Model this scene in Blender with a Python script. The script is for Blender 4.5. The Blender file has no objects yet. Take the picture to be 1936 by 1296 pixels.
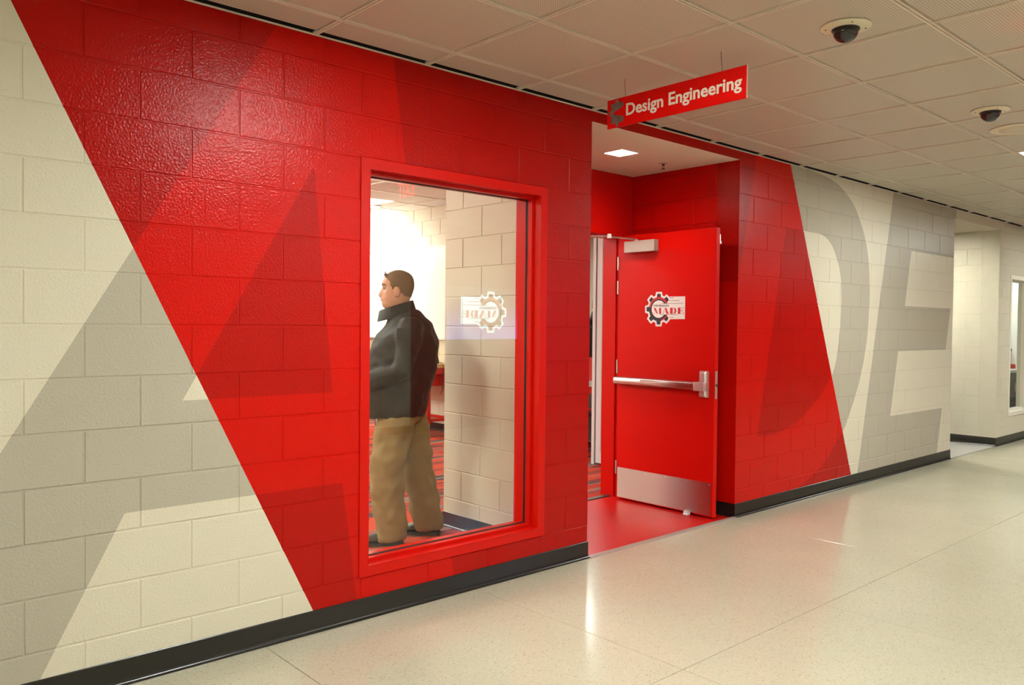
import bpy, bmesh, math, random
from mathutils import Matrix, Vector
random.seed(7)
S = bpy.context.scene
C = S.collection
PI = math.pi

# ---------------------------------------------------------------- camera
cam_d = bpy.data.cameras.new('camera')
cam = bpy.data.objects.new('camera', cam_d); C.objects.link(cam)
cam_d.sensor_width = 36.0
cam_d.lens = 1531.128 * 36.0 / 1936.0
cam_d.clip_start = 0.05
rx, ry, rz = 1.5485, 0.0095, -0.7336
cam.matrix_world = (Matrix.Translation((-1.2599, -3.384, 1.4393)) @ Matrix.Rotation(rz, 4, 'Z')
                    @ Matrix.Rotation(rx, 4, 'X') @ Matrix.Rotation(ry, 4, 'Z'))
S.camera = cam

# ---------------------------------------------------------------- world, exposure
w = bpy.data.worlds.new('world'); S.world = w; w.use_nodes = True
w.node_tree.nodes['Background'].inputs[0].default_value = (0.9, 0.85, 0.75, 1)
w.node_tree.nodes['Background'].inputs[1].default_value = 0.02
S.view_settings.view_transform = 'Standard'
S.view_settings.look = 'None'
S.view_settings.gamma = 1.0
S.view_settings.use_curve_mapping = False
S.view_settings.exposure = 0.0
S.cycles.max_bounces = 6
S.cycles.use_light_tree = False
S.cycles.diffuse_bounces = 3
S.cycles.glossy_bounces = 4
S.cycles.transparent_max_bounces = 10
S.cycles.caustics_reflective = False
S.cycles.caustics_refractive = False
HALL_L = 75.0      # radiance of the hall panels
RECESS_L = 185.0   # recess downlight
ROOM_L = 56.0      # panels of the rooms
LAMP = (0.95, 1.0, 0.95)
CEIL = 2.755
H, B = 0.2032, 0.4064

# ---------------------------------------------------------------- helpers: colours and materials
def lin(r, g, b):
    f = lambda c: (c / 255.0) / 12.92 if c <= 10 else (((c / 255.0) + 0.055) / 1.055) ** 2.4
    return (f(r), f(g), f(b), 1.0)

def newmat(name):
    m = bpy.data.materials.new(name); m.use_nodes = True
    nt = m.node_tree
    return m, nt, nt.nodes['Principled BSDF']

def setp(b, rough=0.5, metal=0.0, spec=0.5, coat=0.0):
    b.inputs['Roughness'].default_value = rough
    b.inputs['Metallic'].default_value = metal
    b.inputs['Specular IOR Level'].default_value = spec
    b.inputs['Coat Weight'].default_value = coat

def add_bump(nt, b, scale, strength, dist=0.001, detail=2.0, coords='pos'):
    g = nt.nodes.new('ShaderNodeNewGeometry')
    n = nt.nodes.new('ShaderNodeTexNoise'); n.inputs['Scale'].default_value = scale; n.inputs['Detail'].default_value = detail
    bu = nt.nodes.new('ShaderNodeBump'); bu.inputs['Strength'].default_value = strength; bu.inputs['Distance'].default_value = dist
    nt.links.new(g.outputs['Position'], n.inputs['Vector'])
    nt.links.new(n.outputs['Fac'], bu.inputs['Height'])
    nt.links.new(bu.outputs['Normal'], b.inputs['Normal'])
    return n, bu

def mat(name, col, rough=0.5, metal=0.0, spec=0.5, coat=0.0, bump=None, var=None):
    m, nt, b = newmat(name)
    b.inputs['Base Color'].default_value = (*col[:3], 1)
    setp(b, rough, metal, spec, coat)
    if bump: add_bump(nt, b, *bump)
    if var:      # gentle procedural colour variation: (scale, amount)
        g = nt.nodes.new('ShaderNodeNewGeometry'); n = nt.nodes.new('ShaderNodeTexNoise')
        n.inputs['Scale'].default_value = var[0]; n.inputs['Detail'].default_value = 4
        r = nt.nodes.new('ShaderNodeMapRange'); r.inputs['To Min'].default_value = 1 - var[1]; r.inputs['To Max'].default_value = 1 + var[1]
        mx = nt.nodes.new('ShaderNodeMix'); mx.data_type = 'RGBA'; mx.blend_type = 'MULTIPLY'; mx.inputs['Factor'].default_value = 1
        mx.inputs['A'].default_value = (*col[:3], 1)
        nt.links.new(g.outputs['Position'], n.inputs['Vector']); nt.links.new(n.outputs['Fac'], r.inputs['Value'])
        nt.links.new(r.outputs['Result'], mx.inputs['B']); nt.links.new(mx.outputs['Result'], b.inputs['Base Color'])
    return m

def emat(name, col, strength):
    m = bpy.data.materials.new(name); m.use_nodes = True; nt = m.node_tree
    for n in list(nt.nodes): nt.nodes.remove(n)
    e = nt.nodes.new('ShaderNodeEmission'); o = nt.nodes.new('ShaderNodeOutputMaterial')
    e.inputs[0].default_value = (*col[:3], 1); e.inputs[1].default_value = strength
    nt.links.new(e.outputs[0], o.inputs[0])
    return m

class NB:
    """small node-math helper"""
    def __init__(s, nt): s.nt = nt
    def m(s, op, a, b=None, c=None):
        n = s.nt.nodes.new('ShaderNodeMath'); n.operation = op
        for i, v in enumerate((a, b, c)):
            if v is None: continue
            if isinstance(v, (int, float)): n.inputs[i].default_value = v
            else: s.nt.links.new(v, n.inputs[i])
        return n.outputs[0]
    def mul(s, *a):
        r = a[0]
        for x in a[1:]: r = s.m('MULTIPLY', r, x)
        return r
    def mx(s, *a):
        r = a[0]
        for x in a[1:]: r = s.m('MAXIMUM', r, x)
        return r
    def inv(s, a): return s.m('SUBTRACT', 1.0, a)
    def right_of(s, x, z, p0, p1):      # 1 where x lies right of the line p0-p1 (a function of z)
        k = (p1[0] - p0[0]) / (p1[1] - p0[1])
        return s.m('GREATER_THAN', s.m('SUBTRACT', x, s.m('MULTIPLY', z, k)), p0[0] - k * p0[1])
    def above(s, z, z0): return s.m('GREATER_THAN', z, z0)
    def below(s, z, z0): return s.m('LESS_THAN', z, z0)
    def mix(s, f, a, b):
        n = s.nt.nodes.new('ShaderNodeMix'); n.data_type = 'RGBA'
        s.nt.links.new(f, n.inputs['Factor'])
        for k, v in (('A', a), ('B', b)):
            if isinstance(v, tuple): n.inputs[k].default_value = v
            else: s.nt.links.new(v, n.inputs[k])
        return n.outputs['Result']

CREAM = (0.66, 0.60, 0.47, 1)
GRAY = (0.43, 0.385, 0.305, 1)
RED = (0.55, 0.0034, 0.0008, 1)
REDD = (0.40, 0.003, 0.001, 1)

def paint_bump(nt, b, strength=0.8):
    g = nt.nodes.new('ShaderNodeNewGeometry')
    n1 = nt.nodes.new('ShaderNodeTexNoise'); n1.inputs['Scale'].default_value = 105; n1.inputs['Detail'].default_value = 1
    v = nt.nodes.new('ShaderNodeTexVoronoi'); v.inputs['Scale'].default_value = 70
    pit = nt.nodes.new('ShaderNodeMapRange'); pit.inputs['From Min'].default_value = 0.05; pit.inputs['From Max'].default_value = 0.22
    ad = nt.nodes.new('ShaderNodeMath'); ad.operation = 'MULTIPLY_ADD'; ad.inputs[1].default_value = 0.55
    bu = nt.nodes.new('ShaderNodeBump'); bu.inputs['Strength'].default_value = strength; bu.inputs['Distance'].default_value = 0.0021
    for t in (n1, v): nt.links.new(g.outputs['Position'], t.inputs['Vector'])
    nt.links.new(v.outputs['Distance'], pit.inputs['Value'])
    nt.links.new(pit.outputs['Result'], ad.inputs[0]); nt.links.new(n1.outputs['Fac'], ad.inputs[2])
    nt.links.new(ad.outputs[0], bu.inputs['Height'])
    nt.links.new(bu.outputs['Normal'], b.inputs['Normal'])

def curve_node(nt, inp, pts, z0, z1, x0, x1):
    fc = nt.nodes.new('ShaderNodeFloatCurve')
    mr = nt.nodes.new('ShaderNodeMapRange'); mr.inputs['From Min'].default_value = z0; mr.inputs['From Max'].default_value = z1
    nt.links.new(inp, mr.inputs['Value'])
    cu = fc.mapping.curves[0]
    P = sorted(((z - z0) / (z1 - z0), (x - x0) / (x1 - x0)) for x, z in pts)
    cu.points[0].location = P[0]; cu.points[1].location = P[-1]
    for q in P[1:-1]: cu.points.new(*q)
    fc.mapping.update()
    nt.links.new(mr.outputs['Result'], fc.inputs['Value'])
    mo = nt.nodes.new('ShaderNodeMath'); mo.operation = 'MULTIPLY_ADD'; mo.inputs[1].default_value = x1 - x0; mo.inputs[2].default_value = x0
    nt.links.new(fc.outputs[0], mo.inputs[0])
    return mo.outputs[0]

def mural_material():
    m, nt, b = newmat('mural_paint')
    setp(b, 0.26, 0, 0.19)
    n = NB(nt)
    g = nt.nodes.new('ShaderNodeNewGeometry'); sp = nt.nodes.new('ShaderNodeSeparateXYZ')
    nt.links.new(g.outputs['Position'], sp.inputs[0])
    x, z = sp.outputs[0], sp.outputs[2]
    red = n.mul(n.right_of(x, z, (-0.643, 2.585), (0.565, 0.095)), n.inv(n.right_of(x, z, (4.804, 2.75), (5.953, 0.125))))
    # letter A
    outer = n.mul(n.right_of(x, z, (-0.692, 0.939), (0.365, 2.735)), n.inv(n.right_of(x, z, (0.987, 2.74), (1.386, 0.095))))
    tri = n.mul(n.above(z, 1.112), n.right_of(x, z, (-0.036, 1.112), (0.559, 2.155)), n.inv(n.right_of(x, z, (0.559, 2.155), (0.659, 1.113))))
    cut = n.mul(n.below(z, 0.679), n.right_of(x, z, (-0.258, 0.683), (-0.555, 0.106)), n.inv(n.right_of(x, z, (0.713, 0.675), (0.794, 0.109))))
    A = n.mul(outer, n.inv(n.mx(tri, cut)))
    # letter D
    do = [(5.05, 2.755), (5.276, 2.740), (5.468, 2.725), (5.639, 2.686), (5.789, 2.622), (5.943, 2.528), (6.036, 2.432), (6.156, 2.265), (6.222, 2.112), (6.263, 1.913),
          (6.273, 1.697), (6.259, 1.514), (6.243, 1.372), (6.196, 1.190), (6.138, 1.040), (6.049, 0.863), (5.926, 0.677), (5.814, 0.532), (5.611, 0.375), (5.424, 0.246), (5.197, 0.158), (4.95, 0.09)]
    di = [(4.9, 2.2525), (5.1, 2.250), (5.322, 2.235), (5.489, 2.175), (5.605, 2.059), (5.685, 1.914), (5.711, 1.752), (5.708, 1.546), (5.694, 1.387), (5.657, 1.214),
          (5.600, 1.071), (5.511, 0.963), (5.319, 0.830), (5.045, 0.681), (4.834, 0.615), (4.55, 0.58), (4.3, 0.576)]
    xo = curve_node(nt, z, do, 0.0, 2.8, 4.0, 7.0)
    xi = curve_node(nt, z, di, 0.0, 2.8, 4.0, 7.0)
    Dout = n.mul(n.right_of(x, z, (4.278, 2.673), (3.86, 0.9)), n.m('LESS_THAN', x, xo))
    Din = n.mul(n.right_of(x, z, (4.754, 2.252), (4.363, 0.577)), n.m('LESS_THAN', x, xi), n.above(z, 0.577), n.below(z, 2.252))
    D = n.mul(Dout, n.inv(Din))
    # letter E
    left = n.right_of(x, z, (6.744, 2.723), (6.101, 0.13))
    up = n.mul(n.right_of(x, z, (7.191, 2.214), (7.065, 1.66)), n.below(z, 2.217), n.above(z, 1.66))
    lo = n.mul(n.right_of(x, z, (6.924, 1.209), (6.771, 0.58)), n.below(z, 1.211), n.above(z, 0.579))
    mid = n.mul(n.right_of(x, z, (8.258, 1.661), (8.147, 1.213)), n.below(z, 1.70), n.above(z, 1.2))
    bot = n.mul(n.right_of(x, z, (8.078, 0.577), (7.969, 0.147)), n.below(z, 0.6))
    E = n.mul(left, n.inv(n.mx(up, lo, mid, bot)), n.m('LESS_THAN', x, 8.37))
    M = n.mx(A, D, E)
    col = n.mix(red, n.mix(M, CREAM, GRAY), n.mix(M, REDD, RED))
    nt.links.new(col, b.inputs['Base Color'])
    paint_bump(nt, b)
    return m

def block_paint(name, col, rough=0.34, s=0.5):
    m, nt, b = newmat(name); b.inputs['Base Color'].default_value = col; setp(b, rough, 0, 0.14); paint_bump(nt, b, s); return m

def terrazzo():
    m, nt, b = newmat('terrazzo'); setp(b, 0.13, 0, 0.5)
    g = nt.nodes.new('ShaderNodeNewGeometry')
    v = nt.nodes.new('ShaderNodeTexVoronoi'); v.inputs['Scale'].default_value = 210
    sc = nt.nodes.new('ShaderNodeSeparateColor')
    cr = nt.nodes.new('ShaderNodeValToRGB'); e = cr.color_ramp; e.interpolation = 'CONSTANT'
    e.elements[0].position = 0; e.elements[0].color = (0.37, 0.32, 0.23, 1)
    e.elements[1].position = 0.03; e.elements[1].color = (0.485, 0.445, 0.33, 1)
    for p, c in ((0.2, (0.505, 0.465, 0.345, 1)), (0.55, (0.525, 0.485, 0.365, 1)), (0.8, (0.495, 0.455, 0.335, 1)), (0.93, (0.56, 0.52, 0.40, 1))):
        q = e.elements.new(p); q.color = c
    n = nt.nodes.new('ShaderNodeTexNoise'); n.inputs['Scale'].default_value = 1.6; n.inputs['Detail'].default_value = 4
    mr = nt.nodes.new('ShaderNodeMapRange'); mr.inputs['To Min'].default_value = 0.93; mr.inputs['To Max'].default_value = 1.05
    mx = nt.nodes.new('ShaderNodeMix'); mx.data_type = 'RGBA'; mx.blend_type = 'MULTIPLY'; mx.inputs['Factor'].default_value = 1
    nr = nt.nodes.new('ShaderNodeMapRange'); nr.inputs['To Min'].default_value = 0.10; nr.inputs['To Max'].default_value = 0.20
    for t in (v, n): nt.links.new(g.outputs['Position'], t.inputs['Vector'])
    nt.links.new(v.outputs['Color'], sc.inputs[0]); nt.links.new(sc.outputs[0], cr.inputs[0])
    nt.links.new(n.outputs['Fac'], mr.inputs['Value']); nt.links.new(n.outputs['Fac'], nr.inputs['Value'])
    nt.links.new(cr.outputs[0], mx.inputs['A']); nt.links.new(mr.outputs[0], mx.inputs['B'])
    nt.links.new(mx.outputs['Result'], b.inputs['Base Color']); nt.links.new(nr.outputs[0], b.inputs['Roughness'])
    return m

def perforated():
    m, nt, b = newmat('perforated_metal_tile'); setp(b, 0.42, 0.0, 0.5)
    n = NB(nt)
    g = nt.nodes.new('ShaderNodeNewGeometry'); sp = nt.nodes.new('ShaderNodeSeparateXYZ')
    nt.links.new(g.outputs['Position'], sp.inputs[0])
    def fr(o): return n.m('SUBTRACT', n.m('FRACT', n.m('MULTIPLY', o, 1 / 0.0125)), 0.5)
    fx, fy = fr(sp.outputs[0]), fr(sp.outputs[1])
    d = n.m('ADD', n.mul(fx, fx), n.mul(fy, fy))
    hole = n.m('LESS_THAN', d, 0.055)
    col = n.mix(hole, (0.58, 0.53, 0.44, 1), (0.20, 0.18, 0.15, 1))
    nt.links.new(col, b.inputs['Base Color'])
    return m

def carpet():
    m, nt, b = newmat('striped_carpet'); setp(b, 0.95, 0, 0.1)
    g = nt.nodes.new('ShaderNodeNewGeometry')
    mp = nt.nodes.new('ShaderNodeMapping'); mp.inputs['Scale'].default_value = (1.0, 9.0, 1)
    mp.inputs['Rotation'].default_value = (0, 0, math.radians(38))
    v = nt.nodes.new('ShaderNodeTexVoronoi'); v.inputs['Scale'].default_value = 1.7
    n = nt.nodes.new('ShaderNodeTexNoise'); n.inputs['Scale'].default_value = 3; n.inputs['Detail'].default_value = 5
    sc = nt.nodes.new('ShaderNodeSeparateColor')
    ad = nt.nodes.new('ShaderNodeMath'); ad.operation = 'MULTIPLY_ADD'; ad.inputs[1].default_value = 0.35
    cr = nt.nodes.new('ShaderNodeValToRGB'); e = cr.color_ramp; e.interpolation = 'CONSTANT'
    e.elements[0].position = 0; e.elements[0].color = (0.05, 0.04, 0.045, 1)
    e.elements[1].position = 0.36; e.elements[1].color = (0.24, 0.05, 0.045, 1)
    for p, c in ((0.5, (0.44, 0.04, 0.02, 1)), (0.72, (0.2, 0.165, 0.15, 1)), (0.86, (0.50, 0.06, 0.028, 1))):
        q = e.elements.new(p); q.color = c
    f = nt.nodes.new('ShaderNodeTexNoise'); f.inputs['Scale'].default_value = 220
    bu = nt.nodes.new('ShaderNodeBump'); bu.inputs['Distance'].default_value = 0.003; bu.inputs['Strength'].default_value = 0.7
    L = nt.links.new
    L(g.outputs['Position'], mp.inputs[0]); L(mp.outputs[0], v.inputs['Vector']); L(mp.outputs[0], n.inputs['Vector'])
    L(v.outputs['Color'], sc.inputs[0]); L(n.outputs['Fac'], ad.inputs[0]); L(sc.outputs[0], ad.inputs[2])
    L(ad.outputs[0], cr.inputs[0]); L(cr.outputs[0], b.inputs['Base Color'])
    L(g.outputs['Position'], f.inputs['Vector']); L(f.outputs['Fac'], bu.inputs['Height']); L(bu.outputs[0], b.inputs['Normal'])
    return m

def glass_mat(name, tint, f0):
    m = bpy.data.materials.new(name); m.use_nodes = True; nt = m.node_tree
    for q in list(nt.nodes): nt.nodes.remove(q)
    n = NB(nt)
    t = nt.nodes.new('ShaderNodeBsdfTransparent'); t.inputs[0].default_value = (*tint, 1)
    gl = nt.nodes.new('ShaderNodeBsdfGlossy'); gl.inputs['Roughness'].default_value = 0.0
    lw = nt.nodes.new('ShaderNodeLayerWeight'); lw.inputs[0].default_value = 0.5
    p5 = n.m('POWER', lw.outputs['Facing'], 5.0)
    f = n.m('MULTIPLY_ADD', p5, 1 - f0, f0)
    mx = nt.nodes.new('ShaderNodeMixShader'); o = nt.nodes.new('ShaderNodeOutputMaterial')
    nt.links.new(f, mx.inputs[0]); nt.links.new(t.outputs[0], mx.inputs[1]); nt.links.new(gl.outputs[0], mx.inputs[2]); nt.links.new(mx.outputs[0], o.inputs[0])
    return m

def brushed(name, col, rough, aniso):
    m, nt, b = newmat(name); b.inputs['Base Color'].default_value = (*col, 1); setp(b, rough, 1.0)
    if aniso:
        tg = nt.nodes.new('ShaderNodeTangent'); tg.direction_type = 'RADIAL'; tg.axis = 'Z'
        b.inputs['Anisotropic'].default_value = aniso; b.inputs['Anisotropic Rotation'].default_value = 0.25; nt.links.new(tg.outputs[0], b.inputs['Tangent'])
    return m

M = {}
M['mural'] = mural_material()
M['red_block'] = block_paint('red_block_paint', RED)
M['cream_block'] = block_paint('cream_block_paint', CREAM, 0.5, 0.4)
M['red_plain'] = mat('red_wall_paint', RED, 0.42, 0, 0.22, bump=(90, 0.15, 0.0006))
M['cream_plain'] = mat('cream_wall_paint', CREAM, 0.6, bump=(90, 0.1, 0.0006))
M['cream_smooth'] = mat('cream_smooth_paint', CREAM, 0.6)
M['soffit'] = mat('soffit_paint', (0.80, 0.72, 0.58), 0.7)
M['red_frame'] = mat('red_frame_enamel', (0.57, 0.004, 0.001), 0.30, 0, 0.2, bump=(60, 0.05, 0.0005))
M['door_red'] = mat('door_enamel', (0.62, 0.0045, 0.0015), 0.36, 0, 0.16, bump=(40, 0.04, 0.0005))
M['terrazzo'] = terrazzo()
M['divider'] = mat('terrazzo_divider', (0.16, 0.13, 0.09), 0.5)
M['red_vinyl'] = mat('red_vinyl_floor', (0.57, 0.008, 0.006), 0.30, 0, 0.14, bump=(30, 0.06, 0.0006), var=(4, 0.05))
M['grey_vinyl'] = mat('grey_vinyl_floor', (0.42, 0.40, 0.36), 0.4, var=(5, 0.05))
M['carpet'] = carpet()
M['black_base'] = mat('black_vinyl_base', (0.012, 0.011, 0.010), 0.22, bump=(25, 0.25, 0.001))
M['plenum'] = mat('dark_plenum', (0.01, 0.009, 0.008), 0.9)
M['tile'] = perforated()
M['tee'] = mat('grid_tee_enamel', (0.72, 0.66, 0.55), 0.4)
M['white_tile'] = mat('white_ceiling_tile', (0.80, 0.80, 0.76), 0.8, bump=(150, 0.2, 0.001))
M['white_enamel'] = mat('white_enamel', (0.78, 0.74, 0.62), 0.35)
M['ivory'] = mat('ivory_plastic', (0.74, 0.68, 0.50), 0.4)
M['led'] = emat('hall_panel_light', LAMP, HALL_L)
M['led_recess'] = emat('recess_light', (1.0, 0.96, 0.88), RECESS_L)
M['led_room'] = emat('room_panel_light', (0.97, 1.0, 0.95), ROOM_L)
M['led_alcove'] = emat('alcove_light', (1.0, 1.0, 0.90), 620.0)
M['exit_red'] = emat('exit_letters', (1.0, 0.03, 0.01), 9.0)
M['glass'] = glass_mat('window_glass', (0.95, 0.965, 0.93), 0.043)
M['glass2'] = glass_mat('storefront_glass', (0.93, 0.95, 0.93), 0.05)
M['gasket'] = mat('black_gasket', (0.02, 0.02, 0.018), 0.6)
M['steel'] = brushed('brushed_steel', (0.60, 0.57, 0.51), 0.30, 0.96)
M['steel_dull'] = brushed('satin_aluminium', (0.70, 0.67, 0.62), 0.42, 0)
M['chrome'] = mat('polished_chrome', (0.80, 0.78, 0.75), 0.28, 0.75)
M['alum_white'] = mat('white_aluminium', (0.66, 0.66, 0.63), 0.3)
M['alum'] = mat('silver_aluminium', (0.62, 0.61, 0.58), 0.3, 0.8)
M['closer_grey'] = mat('closer_cover_grey', (0.55, 0.50, 0.43), 0.35, 0.3)
M['threshold'] = mat('grey_threshold', (0.40, 0.36, 0.31), 0.35, 0.3)
M['wire'] = mat('dark_wire', (0.08, 0.06, 0.05), 0.4, 0.6)
M['sign_red'] = mat('sign_red', (0.66, 0.004, 0.002), 0.45, 0, 0.12)
M['sign_edge'] = mat('sign_edge_pink', (0.75, 0.45, 0.38), 0.4)
M['sign_text'] = mat('sign_lettering', (0.80, 0.74, 0.60), 0.5)
M['sign_gear'] = mat('sign_gear_metal', (0.23, 0.19, 0.16), 0.35, 0.5, var=(22, 0.6))
M['dome'] = mat('smoked_dome', (0.012, 0.011, 0.012), 0.06, 0, 0.6)
M['lens'] = mat('camera_lens', (0.05, 0.01, 0.01), 0.05, 0, 0.8)
M['speaker_grille'] = mat('speaker_grille', (0.60, 0.55, 0.42), 0.55, bump=(400, 0.3, 0.001))
M['stk_white'] = mat('sticker_white', (0.85, 0.82, 0.76), 0.4)
M['stk_dark'] = mat('sticker_dark', (0.022, 0.016, 0.028), 0.4)
M['stk_red'] = mat('sticker_red', (0.66, 0.012, 0.012), 0.4)
M['stk_line'] = mat('sticker_line', (0.16, 0.12, 0.09), 0.5)
M['tv_white'] = emat('screen_white', (0.60, 0.85, 1.0), 9.0)
M['tv_dark'] = emat('screen_dark', (0.30, 0.22, 0.16), 0.4)
M['tv_red'] = emat('screen_red', (1.0, 0.28, 0.12), 3.0)
M['black_plastic'] = mat('black_plastic', (0.02, 0.02, 0.02), 0.4)
M['skin'] = mat('skin', (0.55, 0.29, 0.175), 0.5, var=(30, 0.08))
M['lips'] = mat('lips', (0.42, 0.15, 0.11), 0.5)
M['hair'] = mat('short_brown_hair', (0.17, 0.095, 0.042), 0.75, bump=(500, 0.6, 0.002), var=(60, 0.3))
M['jacket'] = mat('dark_jacket_cloth', (0.018, 0.013, 0.010), 0.6, 0, 0.18, bump=(7, 0.25, 0.012, 1.0), var=(6, 0.25))
M['jacket_patch'] = mat('sleeve_patch', (0.010, 0.009, 0.008), 0.6)
M['khaki'] = mat('khaki_cotton', (0.235, 0.157, 0.056), 0.85, bump=(8, 0.9, 0.03, 1.0), var=(5, 0.15))
M['shoe'] = mat('dark_leather', (0.03, 0.028, 0.024), 0.25)
M['sole'] = mat('shoe_sole', (0.012, 0.012, 0.012), 0.6)
M['eye_white'] = mat('eye_white', (0.36, 0.30, 0.26), 0.3)
M['black_cloth'] = mat('black_cloth', (0.012, 0.012, 0.014), 0.8, bump=(25, 0.4, 0.008))
M['dark_hair'] = mat('black_hair', (0.02, 0.015, 0.012), 0.7, bump=(300, 0.6, 0.002))
M['red_steel'] = mat('red_bench_steel', (0.58, 0.016, 0.010), 0.35)
M['maple'] = mat('maple_bench_top', (0.62, 0.40, 0.17), 0.4, var=(18, 0.12))
M['rubber'] = mat('caster_rubber', (0.02, 0.02, 0.022), 0.5)
M['white_board'] = mat('whiteboard_enamel', (0.86, 0.86, 0.83), 0.25)
M['grey_top'] = mat('grey_table_laminate', (0.50, 0.49, 0.46), 0.4)
M['dark_cabinet'] = mat('dark_cabinet_laminate', (0.08, 0.072, 0.06), 0.5, var=(6, 0.2))
M['bottle_white'] = mat('bottle_white', (0.75, 0.75, 0.78), 0.35)
M['hall_red'] = mat('opposite_wall_red', (0.30, 0.010, 0.008), 0.5, bump=(90, 0.1, 0.0006))

# ---------------------------------------------------------------- helpers: geometry
class MB:
    def __init__(s): s.v = []; s.f = []; s.mi = []
    def quad(s, *p, mi=0):
        i = len(s.v); s.v += [tuple(q) for q in p]; s.f.append(tuple(range(i, i + len(p)))); s.mi.append(mi); return s
    def box(s, x0, x1, y0, y1, z0, z1, mi=0):
        i = len(s.v)
        s.v += [(x0, y0, z0), (x1, y0, z0), (x1, y1, z0), (x0, y1, z0), (x0, y0, z1), (x1, y0, z1), (x1, y1, z1), (x0, y1, z1)]
        for f in ((0, 3, 2, 1), (4, 5, 6, 7), (0, 1, 5, 4), (1, 2, 6, 5), (2, 3, 7, 6), (3, 0, 4, 7)):
            s.f.append(tuple(i + k for k in f)); s.mi.append(mi)
        return s
    def prism(s, pts, fn, d0, d1, mi=0):
        """2-D outline pts (ccw seen against the extrusion), fn(a, b, d) -> xyz"""
        n = len(pts); i = len(s.v)
        s.v += [fn(a, b, d0) for a, b in pts] + [fn(a, b, d1) for a, b in pts]
        s.f.append(tuple(i + n - 1 - k for k in range(n))); s.mi.append(mi)
        s.f.append(tuple(i + n + k for k in range(n))); s.mi.append(mi)
        for k in range(n):
            j = (k + 1) % n
            s.f.append((i + k, i + j, i + n + j, i + n + k)); s.mi.append(mi)
        return s
    def lathe(s, prof, c=(0, 0, 0), n=24, ax='z', mi=0):
        i = len(s.v)
        for k in range(n):
            a = 2 * PI * k / n
            for r, h in prof:
                x, y, z = r * math.cos(a), r * math.sin(a), h
                if ax == 'y': x, y, z = x, z, y
                if ax == 'x': x, y, z = z, x, y
                s.v.append((c[0] + x, c[1] + y, c[2] + z))
        m = len(prof)
        for k in range(n):
            k2 = (k + 1) % n
            for j in range(m - 1):
                s.f.append((i + k * m + j, i + k2 * m + j, i + k2 * m + j + 1, i + k * m + j + 1)); s.mi.append(mi)
        s.f.append(tuple(i + k * m for k in range(n))[::-1]); s.mi.append(mi)
        s.f.append(tuple(i + k * m + m - 1 for k in range(n))); s.mi.append(mi)
        return s
    def tube(s, pts, r, n=8, mi=0):
        pts = [Vector(p) for p in pts]; i = len(s.v); rs = r if isinstance(r, (list, tuple)) else [r] * len(pts)
        up = Vector((0, 0, 1))
        for k, p in enumerate(pts):
            d = (pts[min(k + 1, len(pts) - 1)] - pts[max(k - 1, 0)]).normalized()
            a = d.cross(up if abs(d.dot(up)) < 0.95 else Vector((1, 0, 0))).normalized(); b2 = a.cross(d).normalized()
            for j in range(n):
                t = 2 * PI * j / n
                s.v.append(tuple(p + a * math.cos(t) * rs[k] + b2 * math.sin(t) * rs[k]))
        for k in range(len(pts) - 1):
            for j in range(n):
                j2 = (j + 1) % n
                s.f.append((i + k * n + j, i + k * n + j2, i + (k + 1) * n + j2, i + (k + 1) * n + j)); s.mi.append(mi)
        s.f.append(tuple(i + j for j in range(n))[::-1]); s.mi.append(mi)
        s.f.append(tuple(i + (len(pts) - 1) * n + j for j in range(n))); s.mi.append(mi)
        return s
    def rings(s, R, cap=True, mi=0):
        """loft through rings of equal vertex count"""
        n = len(R[0]); i = len(s.v)
        for r in R: s.v += [tuple(q) for q in r]
        for k in range(len(R) - 1):
            for j in range(n):
                j2 = (j + 1) % n
                s.f.append((i + k * n + j, i + k * n + j2, i + (k + 1) * n + j2, i + (k + 1) * n + j)); s.mi.append(mi)
        if cap:
            s.f.append(tuple(i + j for j in range(n))[::-1]); s.mi.append(mi)
            s.f.append(tuple(i + (len(R) - 1) * n + j for j in range(n))); s.mi.append(mi)
        return s
    def mesh(s, name, mats, smooth=False, bevel=0.0, fix=True):
        me = bpy.data.meshes.new(name); me.from_pydata(s.v, [], s.f); me.update()
        bm = bmesh.new(); bm.from_mesh(me)
        if fix: bmesh.ops.recalc_face_normals(bm, faces=bm.faces)
        if bevel:
            bmesh.ops.bevel(bm, geom=[e for e in bm.edges if len(e.link_faces) == 2 and e.calc_face_angle(0) > 0.5], offset=bevel, segments=2, affect='EDGES', profile=0.6)
        bm.to_mesh(me); bm.free()
        for k in (mats if isinstance(mats, (list, tuple)) else [mats]): me.materials.append(M[k])
        if not bevel and len(me.polygons) == len(s.mi):
            for pl, q in zip(me.polygons, s.mi): pl.material_index = q
        if smooth:
            for pl in me.polygons: pl.use_smooth = True
            if smooth != 'all':
                me.set_sharp_from_angle(angle=math.radians(40))
        return me
    def build(s, name, mats, parent=None, smooth=False, bevel=0.0, fix=True):
        o = bpy.data.objects.new(name, s.mesh(name, mats, smooth, bevel, fix)); C.objects.link(o)
        if parent: o.parent = parent
        return o

def box(name, m, parent, x0, x1, y0, y1, z0, z1, bevel=0.0):
    return MB().box(min(x0, x1), max(x0, x1), min(y0, y1), max(y0, y1), min(z0, z1), max(z0, z1)).build(name, m, parent, bevel=bevel, smooth=bool(bevel))

def tag(o, label, cat, group=None, kind=None):
    o['label'] = label; o['category'] = cat
    if group: o['group'] = group
    if kind: o['kind'] = kind
    return o

def thing(name, label, cat, loc=(0, 0, 0), rotz=0.0, group=None, kind=None):
    o = bpy.data.objects.new(name, None); C.objects.link(o); o.empty_display_size = 0.1
    o.location = loc; o.rotation_euler = (0, 0, rotz)
    return tag(o, label, cat, group, kind)

def struct(o, label, cat): return tag(o, label, cat, kind='structure')

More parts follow.
